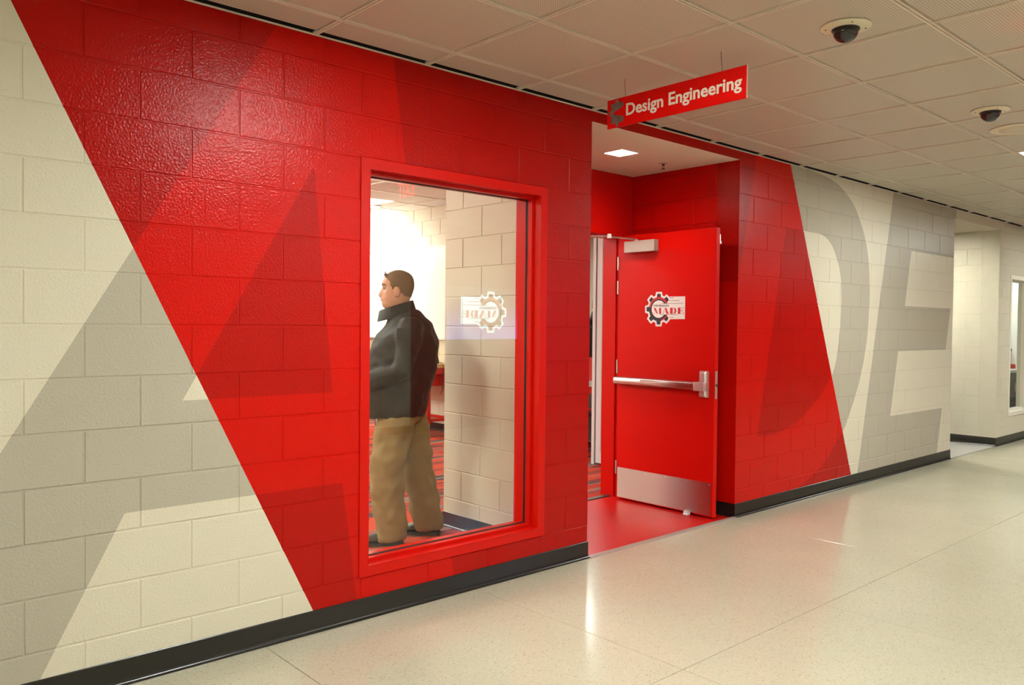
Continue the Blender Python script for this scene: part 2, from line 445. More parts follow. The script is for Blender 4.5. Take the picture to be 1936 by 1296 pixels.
def text_mesh(txt, size, name, m, bold=0.0, sx=1.0, spacing=1.0):
    cu = bpy.data.curves.new(name, 'FONT'); cu.body = txt; cu.size = size; cu.offset = bold; cu.space_character = spacing
    cu.extrude = 0.0004; cu.resolution_u = 3
    ob = bpy.data.objects.new(name, cu); C.objects.link(ob)
    dg = bpy.context.evaluated_depsgraph_get()
    me = bpy.data.meshes.new_from_object(ob.evaluated_get(dg))
    bpy.data.objects.remove(ob); me.name = name; me.materials.clear(); me.materials.append(M[m])
    for v in me.vertices: v.co.x *= sx
    return me

def link(name, me, parent=None, mw=None):
    o = bpy.data.objects.new(name, me); C.objects.link(o)
    if parent: o.parent = parent
    if mw is not None: o.matrix_local = mw
    return o

_bm = {}
def block_mesh(wd, h, m, d=0.05, c=0.0026):
    k = (round(wd, 4), round(h, 4), m, round(d, 3))
    if k in _bm: return _bm[k]
    b = MB(); a, e = wd / 2, h / 2
    f = [(-a + c, 0, -e + c), (a - c, 0, -e + c), (a - c, 0, e - c), (-a + c, 0, e - c)]
    g = [(-a, c, -e), (a, c, -e), (a, c, e), (-a, c, e)]
    q = [(-a, d, -e), (a, d, -e), (a, d, e), (-a, d, e)]
    b.v = f + g + q
    b.f = [(0, 1, 2, 3)]
    for r in (0, 4):
        for j in range(4):
            j2 = (j + 1) % 4; b.f.append((r + j, r + 4 + j, r + 4 + j2, r + j2))
    b.mi = [0] * len(b.f)
    _bm[k] = b.mesh('block', m); return _bm[k]

def lay_blocks(parent, u0, u1, z1, m, place, holes=(), z0=0.0, phase=0, d=0.05, jit=1.0, gap=0.006, corner=None):
    """running bond along u; place(u, z) -> (location, rotz). holes: (u0, u1, z0, z1)"""
    n = 0
    while n * H < z1 - 0.02:
        za, zb = max(n * H, z0), min((n + 1) * H, z1)
        off = 0.0 if (n + phase) % 2 == 0 else 0.5 * B
        k0 = math.floor((u0 - off) / B)
        u = off + k0 * B
        while u < u1 - 1e-6:
            segs = [(max(u, u0), min(u + B, u1))]
            for (ha, hb, hz0, hz1) in holes:
                if za < hz1 - 0.02 and zb > hz0 + 0.02:
                    ns = []
                    for a, b2 in segs:
                        if b2 <= ha or a >= hb: ns.append((a, b2)); continue
                        if a < ha: ns.append((a, ha))
                        if b2 > hb: ns.append((hb, b2))
                    segs = ns
            for a, b2 in segs:
                if b2 - a < 0.03 or zb <= za + 0.02: continue
                dd = d
                if corner:
                    for cu in corner:
                        if abs(a - cu) < 0.01 or abs(b2 - cu) < 0.01: dd = 0.19
                o = link('block', block_mesh(b2 - a - gap, zb - za - gap, m, dd), parent)
                loc, rz_ = place((a + b2) / 2, (za + zb) / 2)
                o.location = loc
                o.rotation_euler = (random.uniform(-1, 1) * 0.0035 * jit, 0, rz_ + random.uniform(-1, 1) * 0.0025 * jit)
            u += B
        n += 1

# ================================================================ STRUCTURE
# ---- hall floor, laid in terrazzo panels between thin dividers
floor = struct(MB().box(-6.0, 18.0, -5.2, -0.0, -0.12, -0.0035).build('floor', 'divider'), 'cream speckled terrazzo hallway floor with thin dividers', 'floor')
gx = [0.32 + 1.212 * k for k in range(-5, 15)]
gy = [-0.02, -1.375, -2.59, -3.80, -5.2]
_pan = {}
def slab(nm, wd, dp, t, m):
    k = (nm, round(wd, 3), round(dp, 3))
    if k not in _pan:
        b = MB(); c = 0.0012; x, y = wd / 2, dp / 2
        b.rings([[(-x, -y, -t), (x, -y, -t), (x, y, -t), (-x, y, -t)], [(-x, -y, -c), (x, -y, -c), (x, y, -c), (-x, y, -c)],
                 [(-x + c, -y + c, 0), (x - c, -y + c, 0), (x - c, y - c, 0), (-x + c, y - c, 0)]])
        _pan[k] = b.mesh(nm, m)
    return _pan[k]
for i in range(len(gx) - 1):
    for j in range(len(gy) - 1):
        wd, dp = gx[i + 1] - gx[i] - 0.0035, gy[j] - gy[j + 1] - 0.0035
        o = link('terrazzo_panel', slab('terrazzo_panel', wd, dp, 0.006, 'terrazzo'), floor)
        o.location = ((gx[i] + gx[i + 1]) / 2, (gy[j] + gy[j + 1]) / 2, 0)

# ---- mural wall
WX0, WX1 = 0.8128, 2.032            # window hole
RX0, RX1 = 2.438, 4.064             # door recess
AX0, AX1 = 8.33, 9.80               # far opening
VX0, VX1, VZ0, VZ1 = 10.22, 11.9, 0.335, 2.12   # far window
SOF, SOF2 = 2.688, 2.655
b = MB(); e = 0.0032
b.box(-6.0, WX0, e, 0.2, 0, 3.05); b.box(WX1, RX0 - 0.004, e, 0.2, 0, 3.05)
b.box(WX0, WX1, e, 0.2, 0, H); b.box(WX0, WX1, e, 0.2, 11 * H, 3.05)
b.box(RX0 - 0.004, RX1 + 0.004, 0.0, 0.2, SOF, 3.05)
b.box(RX1 + 0.004, AX0 - 0.004, e, 0.2, 0, 3.05)
b.box(AX0 - 0.004, AX1 + 0.004, 0.0, 0.2, SOF2, 3.05)
b.box(AX1 + 0.004, VX0, e, 0.2, 0, 3.05); b.box(VX1, 18.0, e, 0.2, 0, 3.05)
b.box(VX0, VX1, e, 0.2, 0, VZ0); b.box(VX0, VX1, e, 0.2, VZ1, 3.05)
wall = struct(b.build('wall_front', 'mural'), 'painted block hallway wall with huge red, cream and grey letter mural', 'wall')
pl_front = lambda u, z: ((u, random.uniform(-0.0006, 0.0006), z), 0.0)
lay_blocks(wall, -1.42, RX0, CEIL, 'mural', pl_front, holes=((WX0, WX1, H, 11 * H),), corner=(RX0,))
lay_blocks(wall, RX1, AX0, CEIL, 'mural', pl_front, corner=(RX1, AX0))
lay_blocks(wall, AX1, 12.6, CEIL, 'mural', pl_front, holes=((VX0, VX1, VZ0, VZ1),), corner=(AX1,))

# ---- door recess
wr = struct(MB().box(RX1 + 0.0045, RX1 + 0.2, 0.2, 1.22, 0, 3.05).build('wall_recess_right', 'red_block'), 'red block side wall of the door recess behind the open door', 'wall')
pl_rr = lambda u, z: ((RX1 + random.uniform(-0.0004, 0.0004), 1.02 - u, z), -PI / 2)
lay_blocks(wr, 0.0, 0.83, SOF, 'red_block', pl_rr, jit=0.5)
wl = struct(MB().box(2.345, RX0 - 0.0, 0.2, 1.22, 0, 3.05).build('wall_recess_left', 'red_plain'), 'red side wall of the door recess next to the window', 'wall')
wp = struct(MB().box(2.2545, 2.345, 0.2, 1.23, 0, 3.05).build('wall_room_side', 'cream_block'), 'cream block wall seen through the window beside the man', 'wall')
pl_wp = lambda u, z: ((2.25 + random.uniform(-0.0004, 0.0004), 1.23 - u, z), -PI / 2)
lay_blocks(wp, 0.0, 1.03, 3.05, 'cream_block', pl_wp, jit=0.6)
DX0, DX1, DZ, RB = 2.985, 3.93, 2.178, 1.02
b = MB()
b.box(2.438, DX0 - 0.05, RB, RB + 0.2, 0, 3.05); b.box(DX1 + 0.05, 4.0605, RB, RB + 0.2, 0, 3.05); b.box(DX0 - 0.05, DX1 + 0.05, RB, RB + 0.2, DZ + 0.05, 3.05)
wb = struct(b.build('wall_recess_back', 'red_plain'), 'red wall around the doorway at the back of the recess', 'wall')
fr = struct(MB().box(RX0, RX1, 0.0, 1.12, -0.12, 0.0).build('floor_recess', 'red_vinyl'), 'glossy red vinyl floor of the door recess', 'floor')
LX0, LX1, LY0, LY1 = 3.245 - 0.0895, 3.245 + 0.0895, 0.46 - 0.0895, 0.46 + 0.0895
b = MB()
b.box(RX0 + 0.001, LX0, 0.002, 1.019, SOF - 0.002, SOF + 0.03); b.box(LX1, RX1 - 0.001, 0.002, 1.019, SOF - 0.002, SOF + 0.03)
b.box(LX0, LX1, 0.002, LY0, SOF - 0.002, SOF + 0.03); b.box(LX0, LX1, LY1, 1.019, SOF - 0.002, SOF + 0.03)
sf = struct(b.build('ceiling_recess', 'soffit'), 'pale smooth soffit over the door recess', 'ceiling')
# metal transition strips
tp = MB(); tp.prism([(-0.045, 0.0), (0.0, 0.0), (0.0, 0.006), (-0.012, 0.007), (-0.04, 0.003)], lambda a, c, d: (d, a + 0.01, c), RX0 + 0.002, RX1 - 0.002)
tag(tp.build('transition_strip', 'threshold'), 'grey transition strip between the terrazzo and the red recess floor', 'floor strip', kind='structure')
tp = MB(); tp.prism([(1.09, 0.0), (1.16, 0.0), (1.15, 0.007), (1.10, 0.007)], lambda a, c, d: (d, a, c), DX0, DX1)
tag(tp.build('door_sill', 'wire'), 'thin dark sill strip across the red doorway floor', 'floor strip', kind='structure')

# ---- far opening (alcove)
al = struct(MB().box(AX1 + 0.0045, AX1 + 0.2, 0.2, 2.6, 0, 3.05).build('wall_alcove_right', 'cream_block'), 'cream block side wall inside the far opening', 'wall')
pl_al = lambda u, z: ((AX1 + random.uniform(-0.0004, 0.0004), 2.6 - u, z), -PI / 2)
lay_blocks(al, 0.0, 2.41, SOF2, 'cream_block', pl_al, jit=0.5)
struct(MB().box(AX0 - 0.2, AX0 - 0.004, 0.2, 2.6, 0, 3.05).build('wall_alcove_left', 'cream_plain'), 'cream wall of the far opening, hidden behind the mural wall', 'wall')
struct(MB().box(AX0 - 0.2, AX1 + 0.2, 2.6, 2.8, 0, 3.05).build('wall_alcove_back', 'cream_plain'), 'cream wall at the back of the far opening', 'wall')
struct(MB().box(AX0 - 0.003, AX1 + 0.003, 0.002, 2.6, SOF2 - 0.002, SOF2 + 0.03).build('ceiling_alcove', 'soffit'), 'pale soffit over the far opening', 'ceiling')
struct(MB().box(AX0, AX1, 0.0, 2.6, -0.12, 0.0).build('floor_alcove', 'grey_vinyl'), 'grey floor of the far opening', 'floor')

# ---- hallway: opposite wall and ends (out of frame; seen in reflections)
wk = struct(MB().box(-6.0, 4.86, -5.4, -5.2, 0, 3.05).build('wall_back', 'cream_smooth'), 'cream wall across the hallway, mirrored in the window glass', 'wall')
struct(MB().box(4.86, 18.0, -5.4, -5.2, 0, 3.05).build('wall_back_red', 'hall_red'), 'red wall across the hallway, mirrored in the window glass', 'wall')
struct(MB().box(-6.2, -6.0, -5.4, 0.2, 0, 3.05).build('wall_left', 'cream_plain'), 'cream end wall of the hallway behind the viewer', 'wall')
struct(MB().box(18.0, 18.2, -5.4, 0.2, 0, 3.05).build('wall_right', 'cream_plain'), 'cream end wall at the far end of the hallway', 'wall')

# ---- baseboards
def base_run(name, label, a0, a1, fn, hgt=0.101):
    pr = [(0, 0), (0.016, 0), (0.0155, 0.002), (0.009, 0.006), (0.0055, 0.013), (0.004, 0.025), (0.0038, hgt - 0.002), (0.002, hgt), (0, hgt)]
    return tag(MB().prism(pr, fn, a0, a1).build(name, 'black_base', smooth=True), label, 'baseboard', kind='structure')
yf = lambda a, c, d: (d, -0.0008 - a, c)
base_run('baseboard_front', 'black cove base under the mural wall left of the door recess', -6, RX0 + 0.0, yf)
base_run('baseboard_middle', 'black cove base under the mural wall right of the door recess', RX1 - 0.003, AX0, yf)
base_run('baseboard_far', 'black cove base under the cream wall at far right', AX1 - 0.003, 18, yf)
base_run('baseboard_recess', 'short black cove base behind the open red door', 0.0, 1.0, lambda a, c, d: (RX1 - 0.0008 - a, d, c))
base_run('baseboard_alcove', 'black cove base along the side wall of the far opening', 0.0, 2.6, lambda a, c, d: (AX1 - 0.0008 - a, d, c))
base_run('baseboard_room', 'dark cove base under the cream block wall behind the window', 0.2, 1.232, lambda a, c, d: (2.25 - 0.0008 - a, d, c))
base_run('baseboard_back', 'black cove base of the wall across the hallway', -6, 18, lambda a, c, d: (d, -5.2 + 0.0008 + a, c))

# ---- hall ceiling: dark plenum, perforated metal tiles, slotted tees
ceil = struct(MB().box(-6.0, 18.0, -5.2, 0.0, CEIL + 0.045, CEIL + 0.10).build('ceiling', 'plenum'), 'suspended hallway ceiling of perforated metal tiles in a cream grid', 'ceiling')
TX = lambda k: 0.555 + 0.625 * k
TY = [-0.012, -0.245, -0.832, -1.380, -1.970, -2.56, -3.15, -3.74, -4.33, -4.92, -5.2]
LIGHT_K = (-8, 0, 8, 16)
LIGHT_R = (3, 7)
LIGHTS = {(k_, 3) for k_ in LIGHT_K} | {(k_, 7) for k_ in (-4, 4, 12)}  # the row nearer the opposite wall is added, unseen fill for the hall
_tile = {}
def tile_mesh(wd, dp):
    k = (round(wd, 3), round(dp, 3))
    if k not in _tile:
        bb = MB(); x, y, c, t = wd / 2, dp / 2, 0.004, 0.02
        bb.rings([[(-x, -y, t), (x, -y, t), (x, y, t), (-x, y, t)], [(-x, -y, c), (x, -y, c), (x, y, c), (-x, y, c)],
                  [(-x + c, -y + c, 0), (x - c, -y + c, 0), (x - c, y - c, 0), (-x + c, y - c, 0)]])
        _tile[k] = bb.mesh('ceiling_tile', 'tile')
    return _tile[k]
rest = MB()
for k in range(-10, 28):
    for r in range(len(TY) - 1):
        if (k, r) in LIGHTS: continue
        x0, x1 = TX(k) + 0.015, TX(k + 1) - 0.015
        y1, y0 = TY[r] - (0.036 if r == 0 else 0.015), TY[r + 1] + 0.015
        if -3 <= k <= 22 and r <= 5:
            o = link('ceiling_tile', tile_mesh(x1 - x0, y1 - y0), ceil)
            o.location = ((x0 + x1) / 2, (y0 + y1) / 2, CEIL + random.uniform(0.001, 0.0025))
        else:
            rest.box(x0, x1, y0, y1, CEIL + 0.002, CEIL + 0.02)
o = rest.build('tile_field', 'tile', ceil); o['kind'] = 'stuff'
def tee_x(y, x0, x1):
    z = CEIL - 0.003
    return MB().prism([(-0.0125, 0), (-0.004, 0), (-0.004, 0.006), (0.004, 0.006), (0.004, 0), (0.0125, 0), (0.0125, 0.011), (-0.0125, 0.011)],
                      lambda a, c, d: (d, y + a, z + c), x0, x1)
for y in TY[1:-1]: tee_x(y, -5.7, 17.9).build('grid_tee', 'tee', ceil)
for k in range(-9, 28):
    z = CEIL - 0.0028
    MB().prism([(-0.0125, 0), (-0.004, 0), (-0.004, 0.006), (0.004, 0.006), (0.004, 0), (0.0125, 0), (0.0125, 0.011), (-0.0125, 0.011)],
               lambda a, c, d: (TX(k) + a, d, z + c), -5.18, -0.012).build('grid_tee', 'tee', ceil)
MB().prism([(0, 0), (-0.016, 0), (-0.016, 0.003), (0, 0.003)], lambda a, c, d: (d, a - 0.001, CEIL - 0.004 + c), -5.7, 17.9).build('wall_angle', 'tee', ceil)
MB().box(-5.7, 17.9, -0.004, -0.001, CEIL, CEIL + 0.044).build('gap_shade', 'plenum', ceil)  # black strip standing in for the shade in the gap above the wall angle

# ---- hall lights: square panels in the grid
PANEL_WHERE = {}
for k_, t_ in ((-8, 'behind the viewer'), (0, 'above the grey letter A'), (8, 'level with the letter E'), (16, 'past the far right window'), (24, 'at the far end of the hallway')):
    PANEL_WHERE[(k_, 3)] = 'square ceiling panel light nearer the mural, ' + t_
for k_, t_ in ((-4, 'behind the viewer'), (4, 'across from the red doorway'), (12, 'across from the far right window'), (20, 'at the far end of the hallway')):
    PANEL_WHERE[(k_, 7)] = 'added unseen fill panel nearer the opposite wall, ' + t_
for k, r in sorted(LIGHTS):
    if True:
        x0, x1, y1, y0 = TX(k) + 0.0135, TX(k + 1) - 0.0135, TY[r] - 0.0135, TY[r + 1] + 0.0135
        main = (k == 8 and r == 3)
        t = thing('ceiling_light', 'square lit panel light in the hallway ceiling at the right edge' if main else PANEL_WHERE[(k, r)],
                  'ceiling light', ((x0 + x1) / 2, (y0 + y1) / 2, CEIL), group='hallway panel lights')
        hx, hy = (x1 - x0) / 2, (y1 - y0) / 2
        f = MB(); q = 0.012
        f.box(-hx, hx, -hy, -hy + q, -0.004, 0.03); f.box(-hx, hx, hy - q, hy, -0.004, 0.03)
        f.box(-hx, -hx + q, -hy + q, hy - q, -0.004, 0.03); f.box(hx - q, hx, -hy + q, hy - q, -0.004, 0.03)
        f.build('frame', 'white_enamel', t)
        MB().box(-hx + q, hx - q, -hy + q, hy - q, 0.004, 0.012).build('diffuser', 'led', t)

# recess light
t = thing('recess_light', 'small square lit downlight in the soffit above the red doorway', 'ceiling light', (3.245, 0.46, SOF))
f = MB(); a, q = 0.093, 0.008
for s in ((-a, a, -a, -a + q), (-a, a, a - q, a), (-a, -a + q, -a + q, a - q), (a - q, a, -a + q, a - q)): f.box(*s, -0.006, 0.02)
f.build('trim_ring', 'white_enamel', t)
f = MB(); i_ = a - q - 0.0005
for s in ((-i_ - 0.004, i_ + 0.004, -i_ - 0.004, -i_), (-i_ - 0.004, i_ + 0.004, i_, i_ + 0.004), (-i_ - 0.004, -i_, -i_, i_), (i_, i_ + 0.004, -i_, i_)): f.box(*s, -0.005, 0.085)
f.build('baffle', 'white_enamel', t)
MB().box(-i_, i_, -i_, i_, 0.038, 0.046).build('diffuser', 'led_recess', t)
t = thing('alcove_light', 'small square downlight in the soffit of the far opening', 'ceiling light', (8.8, 0.95, SOF2))
f = MB()
for s in ((-a, a, -a, -a + q), (-a, a, a - q, a), (-a, -a + q, -a + q, a - q), (a - q, a, -a + q, a - q)): f.box(*s, -0.006, 0.02)
f.build('trim_ring', 'white_enamel', t)
MB().box(-a + q, a - q, -a + q, a - q, -0.003, 0.003).build('diffuser', 'led_alcove', t)

# ================================================================ MAIN WINDOW
win = thing('window_1', 'large interior window in red steel frame in the mural wall', 'window', ((WX0 + WX1) / 2, 0, H), kind='structure')
ox, oz = (WX0 + WX1) / 2, H
X0, X1, Z0, Z1 = 0.805, 2.053, 0.2032, 2.2352
fw = 0.052; GY = 0.095
def frame_member(name, a0, a1, fn):
    """profile: (offset inward from outer edge, depth y)"""
    pr = [(0, -0.006), (fw, -0.006), (fw, 0.052), (fw + 0.017, 0.052), (fw + 0.017, GY - 0.007), (fw + 0.012, GY - 0.007), (fw + 0.012, GY + 0.007),
          (fw + 0.017, GY + 0.007), (fw + 0.017, GY + 0.045), (fw, GY + 0.045), (fw, 0.206), (0, 0.206)]
    n = len(pr); b = MB()
    b.v = [fn(o_, y, 0) for o_, y in pr] + [fn(o_, y, 1) for o_, y in pr]
    b.f = [tuple(range(n))[::-1], tuple(range(n, 2 * n))] + [(k, (k + 1) % n, n + (k + 1) % n, n + k) for k in range(n)]
    b.mi = [0] * len(b.f)
    o = b.build(name, 'red_frame', win)
    o.location = (-ox, 0, -oz)
    return o
lerp = lambda a, c, t: a + (c - a) * t
frame_member('jamb', 0, 1, lambda o_, y, t: (X0 + o_, y, lerp(Z0 + o_, Z1 - o_, t)))
frame_member('jamb', 0, 1, lambda o_, y, t: (X1 - o_, y, lerp(Z0 + o_, Z1 - o_, t)))
frame_member('frame_head', 0, 1, lambda o_, y, t: (lerp(X0 + o_, X1 - o_, t), y, Z1 - o_))
frame_member('frame_sill', 0, 1, lambda o_, y, t: (lerp(X0 + o_, X1 - o_, t), y, Z0 + o_))
gi = fw + 0.013
o = MB().box(X0 + gi, X1 - gi, GY - 0.003, GY + 0.003, Z0 + gi, Z1 - gi).build('pane', 'glass', win); o.location = (-ox, 0, -oz)
o['label'] = 'clear glass pane mirroring the hallway'
g = MB(); i0, i1 = fw + 0.0125, fw + 0.0205
for yy in (GY - 0.0065, GY + 0.0035):
    g.box(X0 + i0, X0 + i1, yy, yy + 0.003, Z0 + i0, Z1 - i0); g.box(X1 - i1, X1 - i0, yy, yy + 0.003, Z0 + i0, Z1 - i0)
    g.box(X0 + i1, X1 - i1, yy, yy + 0.003, Z0 + i0, Z0 + i1); g.box(X0 + i1, X1 - i1, yy, yy + 0.003, Z1 - i1, Z1 - i0)
o = g.build('gasket', 'gasket', win); o.location = (-ox, 0, -oz)
# stop screws
for zz in (0.55, 1.0, 1.45, 1.9):
    o = MB().lathe([(0.0, 0), (0.004, 0), (0.003, -0.002), (0.0, -0.0025)], (X1 - fw - 0.017, 0.07, zz), 8, 'x').build('screw', 'wire', win); o.location = (-ox, 0, -oz)

# ================================================================ FAR WINDOW
w2 = thing('window_2', 'cream framed interior window in the far right wall', 'window', ((VX0 + VX1) / 2, 0, VZ0), kind='structure')
def fm2(name, fn):
    pr = [(0, -0.006), (0.05, -0.006), (0.05, 0.06), (0.068, 0.06), (0.068, 0.13), (0.05, 0.13), (0.05, 0.206), (0, 0.206)]
    n = len(pr); b = MB(); b.v = [fn(o_, y, 0) for o_, y in pr] + [fn(o_, y, 1) for o_, y in pr]
    b.f = [tuple(range(n))[::-1], tuple(range(n, 2 * n))] + [(k, (k + 1) % n, n + (k + 1) % n, n + k) for k in range(n)]; b.mi = [0] * len(b.f)
    o = b.build(name, 'white_enamel', w2); o.location = (-(VX0 + VX1) / 2, 0, -VZ0)
fm2('jamb', lambda o_, y, t: (VX0 + o_, y, lerp(VZ0 + o_, VZ1 - o_, t)))
fm2('jamb', lambda o_, y, t: (VX1 - o_, y, lerp(VZ0 + o_, VZ1 - o_, t)))
fm2('frame_head', lambda o_, y, t: (lerp(VX0 + o_, VX1 - o_, t), y, VZ1 - o_))
fm2('frame_sill', lambda o_, y, t: (lerp(VX0 + o_, VX1 - o_, t), y, VZ0 + o_))
o = MB().box(VX0 + 0.06, VX1 - 0.06, 0.092, 0.098, VZ0 + 0.06, VZ1 - 0.06).build('pane', 'glass2', w2); o.location = (-(VX0 + VX1) / 2, 0, -VZ0)
o = MB().box(11.02, 11.10, 0.05, 0.14, VZ0 + 0.05, VZ1 - 0.05).build('mullion', 'white_enamel', w2); o.location = (-(VX0 + VX1) / 2, 0, -VZ0)

# ================================================================ RED DOOR
df = thing('door_frame', 'red steel frame of the doorway inside the recess', 'door frame', ((DX0 + DX1) / 2, RB, 0))
fx, fy = -(DX0 + DX1) / 2, -RB
def jamb(name, fn):
    pr = [(-0.05, -0.01), (0, -0.01), (0, 0.05), (-0.016, 0.05), (-0.016, 0.12), (0, 0.12), (0, 0.205), (-0.05, 0.205)]
    n = len(pr); b = MB(); b.v = [fn(o_, y, 0) for o_, y in pr] + [fn(o_, y, 1) for o_, y in pr]
    b.f = [tuple(range(n))[::-1], tuple(range(n, 2 * n))] + [(k, (k + 1) % n, n + (k + 1) % n, n + k) for k in range(n)]; b.mi = [0] * len(b.f)
    o = b.build(name, 'red_frame', df); o.location = (fx, fy, 0)
# inward offset o_: 0 at opening edge, -0.05 outer edge; stop is at +0.016 into the opening
jamb('jamb', lambda o_, y, t: (DX1 - (o_ if o_ != -0.016 else 0.016), RB + y, lerp(0, DZ - (o_ if o_ != -0.016 else 0.016), t)))
jamb('jamb', lambda o_, y, t: (DX0 + (o_ if o_ != -0.016 else 0.016), RB + y, lerp(0, DZ - (o_ if o_ != -0.016 else 0.016), t)))
jamb('frame_head', lambda o_, y, t: (lerp(DX0 + (o_ if o_ != -0.016 else 0.016), DX1 - (o_ if o_ != -0.016 else 0.016), t), RB + y, DZ - (o_ if o_ != -0.016 else 0.016)))

FX, FT = 3.875, 0.045
DY0, DY1 = 0.065, 1.002
door = thing('door_1', 'open red door with exit bar, closer and steel kick plate', 'door', (FX, DY1, 0), kind='structure')
def dpart(b, name, m, parent=door, **k):
    o = b.build(name, m, parent, **k)
    o.matrix_local = Matrix.Translation((-FX, -DY1, 0)) if parent is door else Matrix.Identity(4)
    return o
leaf = dpart(MB().box(FX, FX + FT, DY0, DY1, 0.014, 2.172), 'door_leaf', 'door_red', bevel=0.002)
kp = dpart(MB().box(FX - 0.0018, FX, DY0 + 0.018, DY1 - 0.01, 0.022, 0.268), 'kick_plate', 'steel')
for yy in (0.10, 0.30, 0.50, 0.70, 0.90, 0.975):
    for zz in (0.035, 0.255):
        dpart(MB().lathe([(0.0, 0), (0.0045, 0), (0.0035, -0.0015), (0.0, -0.002)], (FX - 0.0018, yy, zz), 8, 'x'), 'screw', 'chrome', kp)
dpart(MB().lathe([(0.0, 0), (0.0045, 0), (0.0035, -0.0015), (0.0, -0.002)], (FX - 0.0018, 0.10, 0.145), 8, 'x'), 'screw', 'chrome', kp)
# exit device
ed = dpart(MB().prism([(0, -0.027), (-0.03, -0.030), (-0.052, -0.024), (-0.058, -0.010), (-0.058, 0.012), (-0.050, 0.025), (-0.03, 0.029), (0, 0.029)],
                      lambda a_, c_, d_: (FX + a_, d_, 0.988 + c_), 0.195, 0.998), 'exit_device', 'steel_dull', smooth=True)
ed['label'] = 'satin metal push bar across the door'
dpart(MB().prism([(-0.03, -0.021), (-0.062, -0.021), (-0.069, -0.012), (-0.069, 0.012), (-0.062, 0.020), (-0.03, 0.020)],
                 lambda a_, c_, d_: (FX + a_, d_, 0.988 + c_), 0.205, 0.715), 'push_pad', 'steel', ed, smooth=True)
hd = MB()
hd.rings([[(FX, 0.178, 0.905), (FX, 0.112, 0.905), (FX, 0.112, 1.105), (FX, 0.178, 1.105)],
          [(FX - 0.03, 0.176, 0.907), (FX - 0.03, 0.116, 0.907), (FX - 0.03, 0.116, 1.103), (FX - 0.03, 0.176, 1.103)],
          [(FX - 0.045, 0.168, 0.920), (FX - 0.045, 0.124, 0.920), (FX - 0.045, 0.124, 1.090), (FX - 0.045, 0.168, 1.090)]])
dpart(hd, 'latch_case', 'chrome', ed, bevel=0.003)
dpart(MB().box(FX - 0.072, FX, 0.110, 0.205, 0.955, 1.022), 'latch_cover', 'chrome', ed, bevel=0.006)
dpart(MB().prism([(-0.06, -0.0265), (0, -0.0265), (0, 0.0285), (-0.06, 0.0285)], lambda a_, c_, d_: (FX + a_ + 0.001, d_, 0.988 + c_), 0.998, 1.0), 'end_cap', 'closer_grey', ed)
# edge lock plate and small bracket
dpart(MB().box(FX + 0.010, FX + 0.035, DY0 - 0.0015, DY0, 0.90, 1.105), 'edge_plate', 'steel_dull')
dpart(MB().lathe([(0.0, 0), (0.010, 0), (0.010, -0.008), (0.004, -0.010), (0.0, -0.010)], (FX + 0.0225, DY0 - 0.0015, 1.0), 12, 'y'), 'latch_bolt', 'wire')
dpart(MB().box(FX + FT, FX + FT + 0.012, DY0 + 0.002, DY0 + 0.022, 2.06, 2.125).box(FX + FT + 0.008, FX + FT + 0.022, DY0 + 0.002, DY0 + 0.022, 2.055, 2.075), 'edge_bracket', 'steel_dull')
# closer
cl = dpart(MB().box(FX - 0.055, FX, 0.60, 0.905, 2.028, 2.120), 'closer', 'closer_grey', bevel=0.004)
cl['label'] = 'grey door closer box'
dpart(MB().lathe([(0.0, 0), (0.014, 0), (0.014, 0.012), (0.0, 0.012)], (FX - 0.028, 0.80, 2.120), 12), 'spindle', 'steel_dull', cl)
dpart(MB().tube([(FX - 0.028, 0.80, 2.134), (3.72, 0.845, 2.136), (3.595, 0.868, 2.138)], 0.0065, 8), 'closer_arm', 'steel_dull', cl, smooth=True)
dpart(MB().lathe([(0.0, -0.014), (0.018, -0.014), (0.018, 0.014), (0.014, 0.02), (0.0, 0.02)], (3.595, 0.868, 2.142), 14), 'elbow_joint', 'alum_white', cl, smooth=True)
dpart(MB().tube([(3.595, 0.868, 2.142), (3.50, 1.06, 2.150)], 0.0075, 8), 'fore_arm', 'steel_dull', cl, smooth=True)
dpart(MB().box(3.44, 3.53, 1.035, 1.075, 2.150, 2.162).box(3.475, 3.50, 1.05, 1.075, 2.14, 2.152), 'arm_shoe', 'steel_dull', cl, bevel=0.002)
# hinges
for zz in (1.95, 1.752, 1.10, 0.265):
    hb = MB(); hb.box(FX - 0.0005, FX + 0.03, DY1, DY1 + 0.003, zz - 0.055, zz + 0.055)
    hb.lathe([(0.0, -0.055), (0.0065, -0.055), (0.0065, 0.055), (0.0, 0.055)], (FX - 0.002, DY1 + 0.006, zz), 10)
    dpart(hb, 'hinge', 'steel_dull', smooth=True)
# kick-down door holder
hs = MB().box(FX - 0.03, FX - 0.002, 0.265, 0.305, 0.016, 0.030)
hs.prism([(-0.035, 0.0), (-0.002, 0.0), (-0.002, 0.022), (-0.020, 0.022)], lambda a_, c_, d_: (FX + a_, d_, c_ + 0.001), 0.262, 0.308)
dpart(hs, 'door_holder', 'bottle_white', bevel=0.0015)

